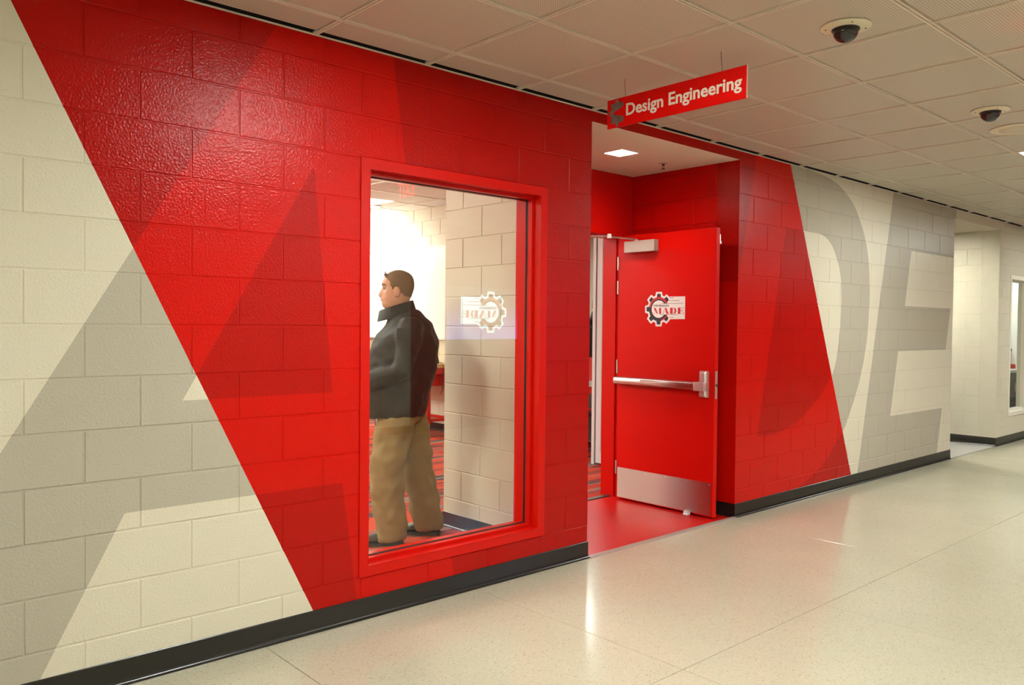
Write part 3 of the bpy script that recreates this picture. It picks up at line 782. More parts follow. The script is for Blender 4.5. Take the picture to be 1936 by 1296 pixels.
# ---- gear logo (sticker and screen)
def circle_pts(r, a0, a1, n): return [(r * math.cos(a0 + (a1 - a0) * k / n), r * math.sin(a0 + (a1 - a0) * k / n)) for k in range(n + 1)]
def gear_pts(rb, rt, wb, wt, teeth=8):
    P = []
    for k in range(teeth):
        a = 2 * PI * k / teeth + PI / 2
        ca, sa = math.cos(a), math.sin(a)
        hb = math.sqrt(max(rb * rb - wb * wb, 0))
        for r_, t_ in ((hb, -wb), (rt - 0.003, -wt), (rt, -wt + 0.004), (rt, wt - 0.004), (rt - 0.003, wt), (hb, wb)):
            P.append((r_ * ca - t_ * sa, r_ * sa + t_ * ca))
        a1 = a + math.asin(wb / rb); a2 = a + 2 * PI / teeth - math.asin(wb / rb)
        for q in range(1, 4):
            t_ = a1 + (a2 - a1) * q / 4; P.append((rb * math.cos(t_), rb * math.sin(t_)))
    return P
def ring_strip(b, fn, r0, r1, a0, a1, d, n=28):
    for k in range(n):
        t0, t1 = a0 + (a1 - a0) * k / n, a0 + (a1 - a0) * (k + 1) / n
        b.quad(fn(r0 * math.cos(t0), r0 * math.sin(t0), d), fn(r1 * math.cos(t0), r1 * math.sin(t0), d), fn(r1 * math.cos(t1), r1 * math.sin(t1), d), fn(r0 * math.cos(t1), r0 * math.sin(t1), d))
LET = {  # stencil letters, unit height, thick and thin strokes
 'M': ([[(0.02, 0), (0.16, 0), (0.16, 0.05), (0.02, 0.05)], [(0.07, 0.05), (0.11, 0.05), (0.11, 0.86), (0.07, 0.90)], [(0.0, 1), (0.26, 1), (0.55, 0.12), (0.44, 0.0)],
        [(0.60, 0.16), (0.64, 0.30), (0.85, 1.0), (0.80, 1.0)], [(0.74, 0.0), (1.05, 0.0), (1.05, 1.0), (0.86, 1.0), (0.78, 0.72), (0.78, 0.06)]], 1.12),
 'A': ([[(0.0, 0), (0.2, 0), (0.2, 0.05), (0.0, 0.05)], [(0.06, 0.05), (0.11, 0.05), (0.36, 0.86), (0.33, 0.93)], [(0.20, 0.30), (0.42, 0.30), (0.40, 0.36), (0.22, 0.36)],
        [(0.36, 1.0), (0.56, 1.0), (0.92, 0.0), (0.58, 0.0)]], 1.0),
 'D': ([[(0.0, 0.0), (0.36, 0.0), (0.36, 1.0), (0.0, 1.0)], [(0.42, 0), (0.60, 0.02), (0.78, 0.16), (0.86, 0.5), (0.78, 0.84), (0.60, 0.98), (0.42, 1.0), (0.42, 0.95), (0.53, 0.88), (0.60, 0.7), (0.62, 0.5), (0.60, 0.3), (0.53, 0.12), (0.42, 0.05)]], 0.98),
 'E': ([[(0.0, 0.0), (0.34, 0.0), (0.34, 1.0), (0.0, 1.0)], [(0.40, 0.95), (0.74, 0.95), (0.74, 0.68), (0.78, 0.68), (0.78, 1.0), (0.40, 1.0)], [(0.40, 0.47), (0.55, 0.47), (0.58, 0.36), (0.62, 0.36), (0.62, 0.66), (0.58, 0.66), (0.55, 0.53), (0.40, 0.53)],
        [(0.40, 0.0), (0.80, 0.0), (0.80, 0.34), (0.76, 0.34), (0.72, 0.05), (0.40, 0.05)]], 0.8)}
def logo(parent, fn, mats, th, sc, txt_matrix):
    """fn(s, t, d): s to the viewer's right, t up, d towards the viewer"""
    F = lambda s, t, d: fn(s * sc, t * sc, d)
    wh, dk, rd, ln = mats
    g = gear_pts(0.112, 0.136, 0.034, 0.029)
    o0 = MB().prism(g, F, 0, th)
    o0.prism([(0.06, -0.080), (0.25, -0.078), (0.25, 0.097), (0.06, 0.097)], F, 0, th * 0.98)
    base = o0.build('backing', wh, parent)
    MB().prism(gear_pts(0.096, 0.121, 0.0205, 0.017), F, th, th * 1.6).build('gear', dk, parent)
    for a_, b_, c_ in ((0.080, 25, 168), (0.086, -75, -20)):
        rr = MB(); ring_strip(rr, F, a_, 0.096, math.radians(b_), math.radians(c_), th * 1.8); bmr = rr.build('red_arc', rd, parent, fix=False)
    MB().prism(circle_pts(0.069, 0, 2 * PI, 40)[:-1], F, th, th * 2.0).build('disc', wh, parent)
    MB().prism([(0.045, -0.042), (0.13, -0.042), (0.13, 0.043), (0.03, 0.043)], F, th, th * 2.02).build('gap_band', wh, parent)
    l = MB()
    for y_, x0_, x1_ in ((0.0867, 0.10, 0.141), (0.065, 0.10, 0.20), (0.0433, 0.023, 0.233), (-0.0433, 0.017, 0.185), (-0.0643, 0.097, 0.143)):
        l.prism([(x0_, y_ - 0.0014), (x1_, y_ - 0.0014), (x1_, y_ + 0.0014), (x0_, y_ + 0.0014)], F, th * 1.2, th * 2.4)
    l.build('speed_line', ln, parent)
    mm = MB(); x_ = -0.047; hh = 0.048
    for ch in 'MADE':
        polys, adv = LET[ch]
        for pg in polys:
            mm.prism([(x_ + a_ * 0.068, -0.038 + c_ * hh) for a_, c_ in pg], F, th * 1.2, th * 2.6)
        x_ += adv * 0.068 + 0.007
    mm.build('lettering', rd, parent)
    me = text_mesh('STEVENSON', 0.022, 'small_lettering', dk, 0.0006)
    xs = [v.co.x for v in me.vertices]; k = 0.148 / (max(xs) - min(xs))
    for v in me.vertices:
        p_ = F(-0.051 + (v.co.x - min(xs)) * k, 0.019 + v.co.y, th * 2.4 + v.co.z * 0.2); v.co = p_
    link('small_lettering', me, parent)
    return base
stick = bpy.data.objects.new('logo_sticker', None); C.objects.link(stick); stick.parent = door
stick.location = (0, 0.588 - DY1, 1.571); stick['label'] = 'white and black gear logo sticker on the door'
logo(stick, lambda s, t, d: (-d, -s, t), ('stk_white', 'stk_dark', 'stk_red', 'stk_line'), 0.0009, 1.0, None)

# ================================================================ HANGING SIGN
SY0, SY1, SZ0, SZ1, SX = -0.43, -1.287, 2.506, 2.660, 2.09
sg = thing('hanging_sign', 'red hanging sign reading Design Engineering above the recess', 'sign', (SX, (SY0 + SY1) / 2, SZ0))
sfn = lambda s, t, d: (-d, (SY0 - SY1) / 2 - s, t)          # s from left edge, t from bottom, d towards viewer
bd = MB().box(-0.004, 0.004, SY1 - (SY0 + SY1) / 2, SY0 - (SY0 + SY1) / 2, 0, SZ1 - SZ0).build('panel', 'sign_red', sg, bevel=0.0006)
MB().box(-0.0045, 0.0045, SY1 - (SY0 + SY1) / 2 - 0.002, SY1 - (SY0 + SY1) / 2 - 0.0002, 0, SZ1 - SZ0).build('panel_edge', 'sign_edge', sg)
me = text_mesh('Design Engineering', 0.1, 'lettering', 'sign_text', 0.0022)
xs = [v.co.x for v in me.vertices]; ys = [v.co.y for v in me.vertices]
capD = 0.0725
kx = 0.70 / (max(xs) - min(xs)); ky = 0.064 / capD
for v in me.vertices: v.co = sfn(0.132 + (v.co.x - min(xs)) * kx, 0.053 + v.co.y * ky, 0.0045 + v.co.z)
link('lettering', me, sg)
def zs(p):   # photo-measured outline of the half gear -> sign plane
    x_, y_ = p; s = (x_ - 253) / 1427.0; top = 597 - 0.25 * (x_ - 253); bot = 880 - 0.2138 * (x_ - 253)
    return (s * 0.857, (SZ1 - SZ0) * (bot - y_) / (bot - top))
up = [(318, 724), (275, 722), (275, 708), (300, 700), (306, 668), (293, 640), (310, 628), (338, 628), (348, 602), (358, 580), (380, 580), (388, 606), (408, 606), (432, 594), (440, 610), (437, 640), (405, 665), (378, 682), (355, 690)]
lw = [(318, 728), (350, 736), (400, 735), (440, 742), (444, 770), (435, 800), (405, 797), (388, 812), (380, 846), (360, 848), (350, 816), (312, 826), (293, 812), (305, 785), (296, 752), (275, 745), (275, 726)]
gm = MB(); gm.prism([zs(p) for p in up], sfn, 0.0042, 0.0062); gm.prism([zs(p) for p in lw], sfn, 0.0042, 0.0062)
gm.build('gear_mark', 'sign_gear', sg)
for sy, top in ((-0.545, None), (-1.142, None)):
    yy = sy - (SY0 + SY1) / 2
    MB().tube([(0, yy - 0.012, SZ1 - SZ0 - 0.012), (0, yy - 0.006, SZ1 - SZ0 + 0.03), (0, yy, CEIL - SZ0 + 0.001)], 0.0013, 6).build('hanger_wire', 'wire', sg)

# ================================================================ CEILING FITTINGS
def dome_camera(loc, label):
    t = thing('dome_camera', label, 'security camera', (loc[0], loc[1], CEIL), group='ceiling dome cameras')
    MB().lathe([(0.0, 0.0), (0.106, 0.0), (0.106, -0.004), (0.098, -0.008), (0.062, -0.011), (0.0, -0.011)], n=40).build('trim_ring', 'ivory', t, smooth=True)
    for a_ in (0.5, 2.2, 3.9, 5.4):
        MB().lathe([(0.0, 0), (0.005, 0), (0.004, -0.0015), (0.0, -0.002)], (0.083 * math.cos(a_), 0.083 * math.sin(a_), -0.0095), 8).build('screw', 'wire', t)
    pr = [(0.0, -0.01), (0.052, -0.01), (0.052, -0.02)] + [(0.052 * math.cos(k * PI / 20), -0.024 - 0.044 * math.sin(k * PI / 20)) for k in range(0, 10)] + [(0.0, -0.068)]
    d_ = MB().lathe(pr, n=36).build('dome', 'dome', t, smooth=True)
    d_['label'] = 'dark smoked dome'
    MB().lathe([(0.053, -0.010), (0.058, -0.010), (0.058, -0.017), (0.053, -0.017)], n=36).build('bezel', 'black_plastic', t, smooth=True)
dome_camera((2.205, -1.70), 'dark dome camera in ivory ring nearest the hanging sign')
dome_camera((4.15, -1.66), 'dark dome camera in ivory ring beside the round ceiling speaker')
t = thing('ceiling_speaker', 'round ivory ceiling speaker at the right edge', 'speaker', (4.76, -1.625, CEIL))
MB().lathe([(0.0, 0.0), (0.155, 0.0), (0.155, -0.004), (0.14, -0.010), (0.105, -0.008), (0.0, -0.008)], n=40).build('rim', 'ivory', t, smooth=True)
MB().lathe([(0.0, -0.008), (0.103, -0.008), (0.098, -0.012), (0.0, -0.012)], n=40).build('grille', 'speaker_grille', t, smooth=True)
t = thing('fire_sprinkler', 'small pendent fire sprinkler in the recess soffit', 'sprinkler', (3.768, 0.481, SOF))
MB().lathe([(0.0, 0.0), (0.036, 0.0), (0.034, -0.004), (0.018, -0.008), (0.0, -0.008)], n=24).build('escutcheon', 'steel_dull', t, smooth=True)
MB().lathe([(0.0, -0.008), (0.010, -0.008), (0.010, -0.02), (0.006, -0.022), (0.0, -0.022)], n=12).build('body', 'wire', t)
f_ = MB(); f_.tube([(-0.009, 0, -0.02), (-0.010, 0, -0.034), (0, 0, -0.043)], 0.002, 6); f_.tube([(0.009, 0, -0.02), (0.010, 0, -0.034), (0, 0, -0.043)], 0.002, 6)
f_.build('frame_arm', 'wire', t)
MB().lathe([(0.0, -0.043), (0.014, -0.043), (0.015, -0.046), (0.0, -0.046)], n=14).build('deflector', 'wire', t)

# exit sign (outside the frame on the right; seen in the glass)
t = thing('exit_sign', 'red lit EXIT sign under the hallway ceiling, mirrored in the window', 'exit sign', (2.88, -2.42, CEIL - 0.225))
MB().box(-0.02, 0.02, -0.16, 0.16, 0.0, 0.2).build('housing', 'white_enamel', t, bevel=0.004)
MB().box(-0.012, 0.012, -0.05, 0.05, 0.2, 0.224).build('canopy', 'white_enamel', t)
for sd in (-1, 1):
    me = text_mesh('EXIT', 0.19, 'lettering', 'exit_red', 0.004)
    xs = [v.co.x for v in me.vertices]; mid_ = (max(xs) + min(xs)) / 2; k = 0.25 / (max(xs) - min(xs))
    for v in me.vertices: v.co = (sd * (0.0212 + v.co.z), sd * (v.co.x - mid_) * k, 0.035 + v.co.y)
    link('lettering', me, t)

# wall screen across the hallway (seen in the glass)
t = thing('wall_screen', 'large flat screen showing the gear logo, mirrored in the window glass', 'television', (6.05, -5.2, 1.225))
MB().box(-0.66, 0.66, 0.015, 0.05, -0.012, 0.745).build('casing', 'black_plastic', t, bevel=0.004)
MB().box(-0.2, 0.2, 0.0, 0.015, 0.2, 0.5).build('wall_bracket', 'black_plastic', t)
sm = bpy.data.materials.new('screen_picture'); sm.use_nodes = True; nt = sm.node_tree
for q in list(nt.nodes): nt.nodes.remove(q)
tc = nt.nodes.new('ShaderNodeTexCoord'); spx = nt.nodes.new('ShaderNodeSeparateXYZ'); crp = nt.nodes.new('ShaderNodeValToRGB'); em = nt.nodes.new('ShaderNodeEmission'); ou = nt.nodes.new('ShaderNodeOutputMaterial')
nz = nt.nodes.new('ShaderNodeTexNoise'); nz.inputs['Scale'].default_value = 2.2; adn = nt.nodes.new('ShaderNodeMath'); adn.operation = 'MULTIPLY_ADD'; adn.inputs[1].default_value = 0.5
e_ = crp.color_ramp; e_.elements[0].position = 0.22; e_.elements[0].color = (0.32, 0.36, 1.0, 1); e_.elements[1].position = 1.0; e_.elements[1].color = (0.12, 0.09, 0.10, 1)
q = e_.elements.new(0.62); q.color = (0.32, 0.22, 0.60, 1)
nt.links.new(tc.outputs['Generated'], spx.inputs[0]); nt.links.new(tc.outputs['Generated'], nz.inputs['Vector'])
nt.links.new(nz.outputs['Fac'], adn.inputs[0]); nt.links.new(spx.outputs[2], adn.inputs[2])
nt.links.new(adn.outputs[0], crp.inputs[0]); nt.links.new(crp.outputs[0], em.inputs[0]); em.inputs[1].default_value = 5.0
nt.links.new(em.outputs[0], ou.inputs[0]); M['screen_picture'] = sm
MB().box(-0.645, 0.645, 0.05, 0.052, 0.004, 0.73).build('picture', 'screen_picture', t)
lg = bpy.data.objects.new('logo', None); C.objects.link(lg); lg.parent = t; lg.location = (0.14, 0.052, 0.385)
logo(lg, lambda s, t_, d: (-s, d, t_), ('tv_white', 'tv_dark', 'tv_red', 'tv_dark'), 0.001, 2.15, None)

# ================================================================ ROOMS BEHIND THE WALL
struct(MB().box(-3.0, 2.25, 0.2, 10.0, -0.12, 0.0).box(2.25, 4.26, 1.12, 10.0, -0.12, 0.0).box(4.26, 8.13, 0.2, 10.0, -0.12, 0.0).box(8.13, 10.0, 2.8, 10.0, -0.12, 0.0).box(10.0, 16.0, 0.2, 10.0, -0.12, 0.0).build('floor_room', 'carpet'), 'red, grey and charcoal striped carpet of the rooms', 'floor')
rc = struct(MB().box(-3.0, 16.0, 0.2, 10.0, 3.02, 3.1).build('ceiling_room', 'white_tile'), 'white tiled ceiling of the room behind the window', 'ceiling')
for k in range(12):
    box('ceiling_strip', 'white_enamel', rc, -2.9, 5.29, 0.6 + 0.61 * k, 0.612 + 0.61 * k + 0.012, 3.014, 3.021)
for k in range(7):
    box('ceiling_strip', 'white_enamel', rc, -2.4 + 1.22 * k, -2.376 + 1.22 * k, 0.22, 9.9, 3.0145, 3.021)
RW = 5.30
fw_ = struct(MB().box(RW + 0.0045, RW + 0.2, 3.2, 10.0, 0, 3.02).build('wall_room_right', 'cream_block'), 'bright cream block wall behind the man', 'wall')
lay_blocks(fw_, 0.0, 4.8, 3.02, 'cream_block', lambda u, z: ((RW, 8.4 - u, z), -PI / 2), jit=0.4)
struct(MB().box(-3.0, 16.0, 10.0, 10.2, 0, 3.02).build('wall_room_back', 'cream_plain'), 'cream wall at the far end of the rooms', 'wall')
struct(MB().box(-3.2, -3.0, 0.2, 10.2, 0, 3.02).build('wall_room_left', 'cream_plain'), 'cream wall at the left end of the room', 'wall')
struct(MB().box(9.55, 9.60, 2.82, 10.0, 0, 3.02).build('wall_lab_right', 'cream_plain'), 'cream wall at the right end of the second room', 'wall')
base_run('baseboard_room_right', 'black cove base under the cream wall behind the red bench', 3.2, 10.0, lambda a, c, d: (RW - 0.0008 - a, d, c))
struct(MB().box(4.9, 5.3, 3.2, 3.3, 0, 3.02).build('wall_room_return', 'cream_plain'), 'short cream wall beside the glazed partition', 'wall')

# room panel lights
def room_light(x, y, lx, ly, label, m='led_room', grp='added room fill panels'):
    t = thing('room_light', label, 'ceiling light', (x, y, 3.014), group=grp)
    f = MB(); q = 0.03
    f.box(-lx, lx, -ly, -ly + q, -0.006, 0.0); f.box(-lx, lx, ly - q, ly, -0.006, 0.0); f.box(-lx, -lx + q, -ly + q, ly - q, -0.006, 0); f.box(lx - q, lx, -ly + q, ly - q, -0.006, 0)
    f.build('frame', 'white_enamel', t); MB().box(-lx + q, lx - q, -ly + q, ly - q, -0.004, -0.001).build('diffuser', m, t)
for (x, y, w_) in ((-1.3, 0.95, 'right behind the large window'), (-2.1, 3.4, 'in the left corner of the room'), (1.0, 3.0, 'in mid room behind the man'), (0.4, 5.4, 'in the back half of the room'), (-0.6, 6.2, 'at the back left of the room'), (2.2, 8.3, 'near the far end wall of the room')):
    room_light(x, y, 0.6, 0.3, 'added unseen fill panel in the room ceiling ' + w_)  # unseen panels, added to brighten the room and soften its shadows
for (x, y, w_) in ((7.6, 1.0, 'behind the glazed partition'), (7.4, 5.0, 'over the far side of the lab table'), (12.6, 0.9, 'behind the far right window')):
    room_light(x, y, 0.6, 0.3, 'white ceiling panel light ' + w_, grp='second room panel lights')
# round downlight seen through the window top
t = thing('round_downlight', 'round bright downlight in the ceiling seen at the left window edge', 'ceiling light', (4.68, 6.0, 3.014))
MB().lathe([(0.07, 0.0), (0.095, 0.0), (0.095, -0.006), (0.072, -0.010), (0.07, -0.004)], n=28).build('trim_ring', 'white_enamel', t, smooth=True)
MB().lathe([(0.0, -0.002), (0.071, -0.002), (0.071, -0.006), (0.0, -0.006)], n=28).build('diffuser', 'led_room', t)

# whiteboard and projector on the far wall
t = thing('whiteboard', 'white marker board on the bright wall behind the man', 'whiteboard', (RW, 6.55, 1.245))
MB().box(-0.018, -0.002, -1.35, 1.30, 0.0, 1.22).build('board', 'white_board', t)
MB().box(-0.024, -0.001, -1.37, 1.32, -0.02, 0.0).box(-0.024, -0.001, -1.37, 1.32, 1.22, 1.24).box(-0.024, -0.001, -1.37, -1.35, 0, 1.22).box(-0.024, -0.001, 1.30, 1.32, 0, 1.22).build('rim', 'alum_white', t)
MB().prism([(0, 0), (-0.07, 0.0), (-0.075, 0.012), (-0.068, 0.006), (0, 0.006)], lambda a, c, d: (a - 0.002, d, c - 0.028), -1.0, 1.0).build('pen_tray', 'alum', t)
t = thing('projector', 'short throw projector on a wall arm above the whiteboard', 'projector', (4.50, 7.3, 2.62))
MB().box(-0.16, 0.16, -0.19, 0.19, 0.0, 0.13).build('body', 'white_enamel', t, bevel=0.012)
MB().box(-0.03, 0.03, -0.04, 0.04, 0.13, 0.40).build('ceiling_mount', 'alum_white', t)
MB().lathe([(0.0, 0), (0.045, 0), (0.045, 0.012), (0.0, 0.012)], (0.16, 0, 0.05), 20, 'x').build('lens', 'lens', t)
ld = bpy.data.lights.new('projector_lamp', 'SPOT'); ld.energy = 620; ld.spot_size = math.radians(165); ld.spot_blend = 1.0; ld.color = (1.0, 0.97, 0.88); ld.shadow_soft_size = 0.04
lo_ = bpy.data.objects.new('lamp', ld); C.objects.link(lo_); lo_.parent = t; lo_.location = (0.19, 0, 0.05)
lo_.rotation_euler = Vector((0.70, -0.55, -0.72)).to_track_quat('-Z', 'Y').to_euler()

# ---- red workbench on casters
t = thing('workbench', 'red steel rolling bench with maple top beside the man', 'workbench', (5.0, 5.50, 0))
def bb(name, m, x0, x1, y0, y1, z0, z1, par=t, bv=0.003): return MB().box(x0, x1, y0, y1, z0, z1).build(name, m, par, bevel=bv, smooth=True)
bb('bench_top', 'maple', -0.24, 0.26, -0.62, 0.62, 0.875, 0.925)
bb('apron', 'red_steel', -0.215, 0.235, -0.59, 0.59, 0.80, 0.875)
for sx in (-0.215, 0.18):
    for sy in (-0.59, 0.535):
        bb('leg', 'red_steel', sx, sx + 0.055, sy, sy + 0.055, 0.16, 0.80)
        cs = bb('caster', 'alum', sx + 0.005, sx + 0.05, sy + 0.005, sy + 0.05, 0.125, 0.16)
        MB().box(sx + 0.006, sx + 0.012, sy + 0.01, sy + 0.075, 0.055, 0.13).box(sx + 0.043, sx + 0.049, sy + 0.01, sy + 0.075, 0.055, 0.13).build('fork', 'alum', cs)
        MB().lathe([(0.0, -0.014), (0.05, -0.014), (0.062, -0.009), (0.062, 0.009), (0.05, 0.014), (0.0, 0.014)], (sx + 0.0275, sy + 0.06, 0.062), 20, 'x').build('wheel', 'rubber', cs, smooth=True)
bb('stretcher', 'red_steel', -0.21, -0.17, -0.54, 0.54, 0.19, 0.225)
bb('stretcher', 'red_steel', 0.19, 0.23, -0.54, 0.54, 0.19, 0.225)
bb('side_rail', 'red_steel', -0.16, 0.18, -0.585, -0.545, 0.19, 0.225)
dr = bb('drawer', 'red_steel', -0.205, 0.17, -0.42, 0.2, 0.63, 0.80); bb('drawer_pull', 'alum', -0.225, -0.205, -0.2, 0.0, 0.71, 0.725, dr, 0.002)
t2 = thing('power_brick', 'small dark box with a cord on the maple bench top', 'charger', (4.92, 5.03, 0.925))
MB().box(-0.1, 0.08, -0.075, 0.085, 0.0, 0.055).build('case', 'black_plastic', t2, bevel=0.005)
MB().box(-0.06, 0.04, -0.045, 0.05, 0.055, 0.066).build('lid', 'stk_line', t2, bevel=0.002)
MB().tube([(0.08, -0.04, 0.02), (0.11, -0.10, 0.010), (0.08, -0.17, -0.03), (0.05, -0.185, -0.12), (0.03, -0.20, -0.22), (0.05, -0.19, -0.32), (0.02, -0.185, -0.38)], 0.0045, 6).build('cord', 'black_plastic', t2, smooth=True)

# ---- glazed partition seen through the doorway
t = thing('glazed_partition', 'white aluminium framed glass partition seen through the doorway', 'partition', (5.0, 1.25, 0))
def gp(name, m, x0, x1, y0, y1, z0, z1): return MB().box(x0, x1, y0 - 1.25, y1 - 1.25, z0, z1).build(name, m, t, bevel=0.002, smooth=True)
gp('post', 'alum_white', -0.03, 0.03, 2.245, 2.285, 0.0, 3.0); gp('post', 'gasket', -0.01, 0.03, 2.225, 2.245, 0.05, 3.0); gp('post', 'alum_white', -0.03, 0.03, 2.155, 2.225, 0.02, 3.0)
gp('bottom_rail', 'alum_white', -0.03, 0.03, 0.25, 2.155, 0.02, 0.13); gp('top_rail', 'alum_white', -0.03, 0.03, 0.25, 2.155, 2.35, 2.45)
gp('pane', 'glass2', -0.004, 0.004, 0.25, 2.155, 0.13, 2.35)
gp('post', 'alum_white', -0.03, 0.03, 1.55, 1.61, 0.13, 2.35)
struct(MB().box(4.95, 5.05, 0.2, 2.285, 2.45, 3.02).build('wall_partition_top', 'cream_plain'), 'cream panel above the glazed partition', 'wall')

# ---- second room: table, red bin, chair, cabinet
t = thing('lab_table', 'grey topped lab table with red frame seen through the doorway', 'table', (5.9, 2.95, 0))
def lt(name, m, x0, x1, y0, y1, z0, z1, par=None): return MB().box(x0, x1, y0, y1, z0, z1).build(name, m, par or t, bevel=0.003, smooth=True)
lt('table_top', 'grey_top', -0.35, 0.35, -1.1, 0.7, 0.74, 0.80); lt('apron', 'red_steel', -0.30, 0.30, -1.05, 0.65, 0.655, 0.74)
for sx in (-0.30, 0.25):
    for sy in (-1.05, 0.6): lt('leg', 'red_steel', sx, sx + 0.05, sy, sy + 0.05, 0.0, 0.655)
lt('shelf', 'red_steel', -0.29, 0.29, -1.0, 0.6, 0.44, 0.48); cb = lt('drawer_box', 'dark_cabinet', -0.28, 0.28, -0.2, 0.6, 0.48, 0.652)
lt('lower_box', 'dark_cabinet', -0.28, 0.28, -0.6, 0.6, 0.12, 0.43)
t = thing('red_bin', 'red storage bin on the grey lab table', 'bin', (5.72, 3.12, 0.80))
MB().rings([[(-0.13, -0.2, 0), (0.13, -0.2, 0), (0.13, 0.2, 0), (-0.13, 0.2, 0)], [(-0.16, -0.24, 0.26), (0.16, -0.24, 0.26), (0.16, 0.24, 0.26), (-0.16, 0.24, 0.26)],
            [(-0.15, -0.23, 0.26), (0.15, -0.23, 0.26), (0.15, 0.23, 0.26), (-0.15, 0.23, 0.26)], [(-0.12, -0.19, 0.01), (0.12, -0.19, 0.01), (0.12, 0.19, 0.01), (-0.12, 0.19, 0.01)]]).build('tub', 'red_steel', t)
MB().box(-0.168, -0.150, -0.06, 0.06, 0.17, 0.20).build('handle', 'bottle_white', t)
t = thing('metal_stool', 'stool with bent silver legs beside the lab table', 'stool', (5.36, 2.78, 0))
for sx, sy in ((-1, -1), (1, -1), (-1, 1), (1, 1)):
    MB().tube([(sx * 0.19, sy * 0.17, 0.012), (sx * 0.17, sy * 0.16, 0.16), (sx * 0.10, sy * 0.12, 0.27), (sx * 0.08, sy * 0.08, 0.44)], 0.012, 8).build('leg', 'alum', t, smooth=True)
MB().lathe([(0.0, 0.44), (0.16, 0.44), (0.17, 0.455), (0.165, 0.475), (0.0, 0.48)], n=24).build('seat', 'black_plastic', t, smooth=True)
t = thing('tall_cabinet', 'dark tall cabinet behind the glazed partition', 'cabinet', (7.3, 3.95, 0))
MB().box(-0.25, 0.25, -0.4, 0.4, 0.0, 1.5).build('body', 'dark_cabinet', t, bevel=0.004)
for sy in (-0.2, 0.2):
    d_ = MB().box(-0.268, -0.252, sy - 0.19, sy + 0.19, 0.05, 1.45).build('door', 'dark_cabinet', t, bevel=0.003)
    MB().box(-0.285, -0.268, sy * 0.2 - 0.01, sy * 0.2 + 0.01, 0.75, 0.9).build('handle', 'alum', d_)

# ---- items behind the far window
t = thing('low_cabinet', 'dark low cabinet behind the far right window', 'cabinet', (12.1, 0.62, 0))
MB().box(-0.9, 0.9, -0.24, 0.24, 0.0, 0.82).build('body', 'dark_cabinet', t, bevel=0.004)
MB().box(-0.92, 0.92, -0.26, 0.26, 0.82, 0.86).build('cabinet_top', 'grey_top', t, bevel=0.003)
for k in range(3):
    d_ = MB().box(-0.88 + 0.6 * k, -0.30 + 0.6 * k, -0.256, -0.241, 0.05, 0.80).build('door', 'dark_cabinet', t, bevel=0.002)
    MB().box(-0.36 + 0.6 * k, -0.345 + 0.6 * k, -0.272, -0.256, 0.55, 0.68).build('handle', 'alum', d_)
t = thing('spray_bottle', 'white spray bottle on the cabinet behind the far right window', 'bottle', (12.32, 0.60, 0.86))
MB().lathe([(0.0, 0.0), (0.075, 0.0), (0.078, 0.02), (0.07, 0.10), (0.045, 0.19), (0.024, 0.225), (0.024, 0.245), (0.0, 0.245)], n=24).build('body', 'bottle_white', t, smooth=True)
MB().box(-0.05, 0.03, -0.016, 0.016, 0.25, 0.29).box(-0.045, -0.03, -0.008, 0.008, 0.20, 0.25).build('trigger', 'dark_cabinet', t, bevel=0.004)
t = thing('red_canister', 'small red canister next to the white spray bottle', 'canister', (12.17, 0.52, 0.86))
MB().lathe([(0.0, 0.0), (0.035, 0.0), (0.037, 0.01), (0.037, 0.05), (0.03, 0.065), (0.0, 0.068)], n=20).build('body', 'red_steel', t, smooth=True)
t = thing('shelf_rack', 'small wall shelf with red box behind the far right window', 'shelf', (12.9, 1.5, 1.18))
for k in range(3): MB().box(-0.5, 0.3, -0.12, 0.12, k * 0.12, k * 0.12 + 0.018).build('shelf_board', 'white_enamel', t)
MB().box(-0.52, -0.5, -0.12, 0.12, -0.02, 0.3).build('upright', 'white_enamel', t); MB().box(0.3, 0.32, -0.12, 0.12, -0.02, 0.3).build('upright', 'white_enamel', t)
tag(MB().box(12.46, 12.56, 1.44, 1.54, 1.198, 1.245).build('red_box', 'red_steel', None, bevel=0.003), 'tiny red box on the shelf behind the far right window', 'box')
struct(MB().box(13.9, 14.0, 0.2, 1.62, 0, 3.02).build('wall_far_room_end', 'white_tile'), 'white end wall seen through the far right window', 'wall')
struct(MB().box(10.0, 16.0, 1.62, 1.7, 0, 3.02).build('wall_far_room', 'white_tile'), 'white wall of the room behind the far right window', 'wall')

# ================================================================ PEOPLE
def bake(o, voxel, smooth_it=6, fac=0.5, sub=False, fold=None):
    r = o.modifiers.new('r', 'REMESH'); r.mode = 'VOXEL'; r.voxel_size = voxel
    if smooth_it:
        q = o.modifiers.new('s', 'SMOOTH'); q.iterations = smooth_it; q.factor = fac
    if sub:
        q = o.modifiers.new('d', 'SUBSURF'); q.levels = 1; q.render_levels = 1
    if fold:
        tx = bpy.data.textures.new('folds', 'CLOUDS'); tx.noise_scale = fold[1]; tx.noise_depth = 1
        q = o.modifiers.new('f', 'DISPLACE'); q.texture = tx; q.strength = fold[0]; q.mid_level = 0.45; q.texture_coords = 'LOCAL'
    dg = bpy.context.evaluated_depsgraph_get()
    me = bpy.data.meshes.new_from_object(o.evaluated_get(dg))
    o.modifiers.clear(); old = o.data; o.data = me; me.name = o.name
    for p in me.polygons: p.use_smooth = True
    bpy.data.meshes.remove(old)

def ell(cx, cy, cz, rx_, ry_, n=28, pw=2.0, tilt=0.0):
    P = []
    for k in range(n):
        t = 2 * PI * k / n; c, s = math.cos(t), math.sin(t)
        x = rx_ * math.copysign(abs(c) ** (2 / pw), c); y = ry_ * math.copysign(abs(s) ** (2 / pw), s)
        P.append((cx + x, cy + y, cz + tilt * x))
    return P

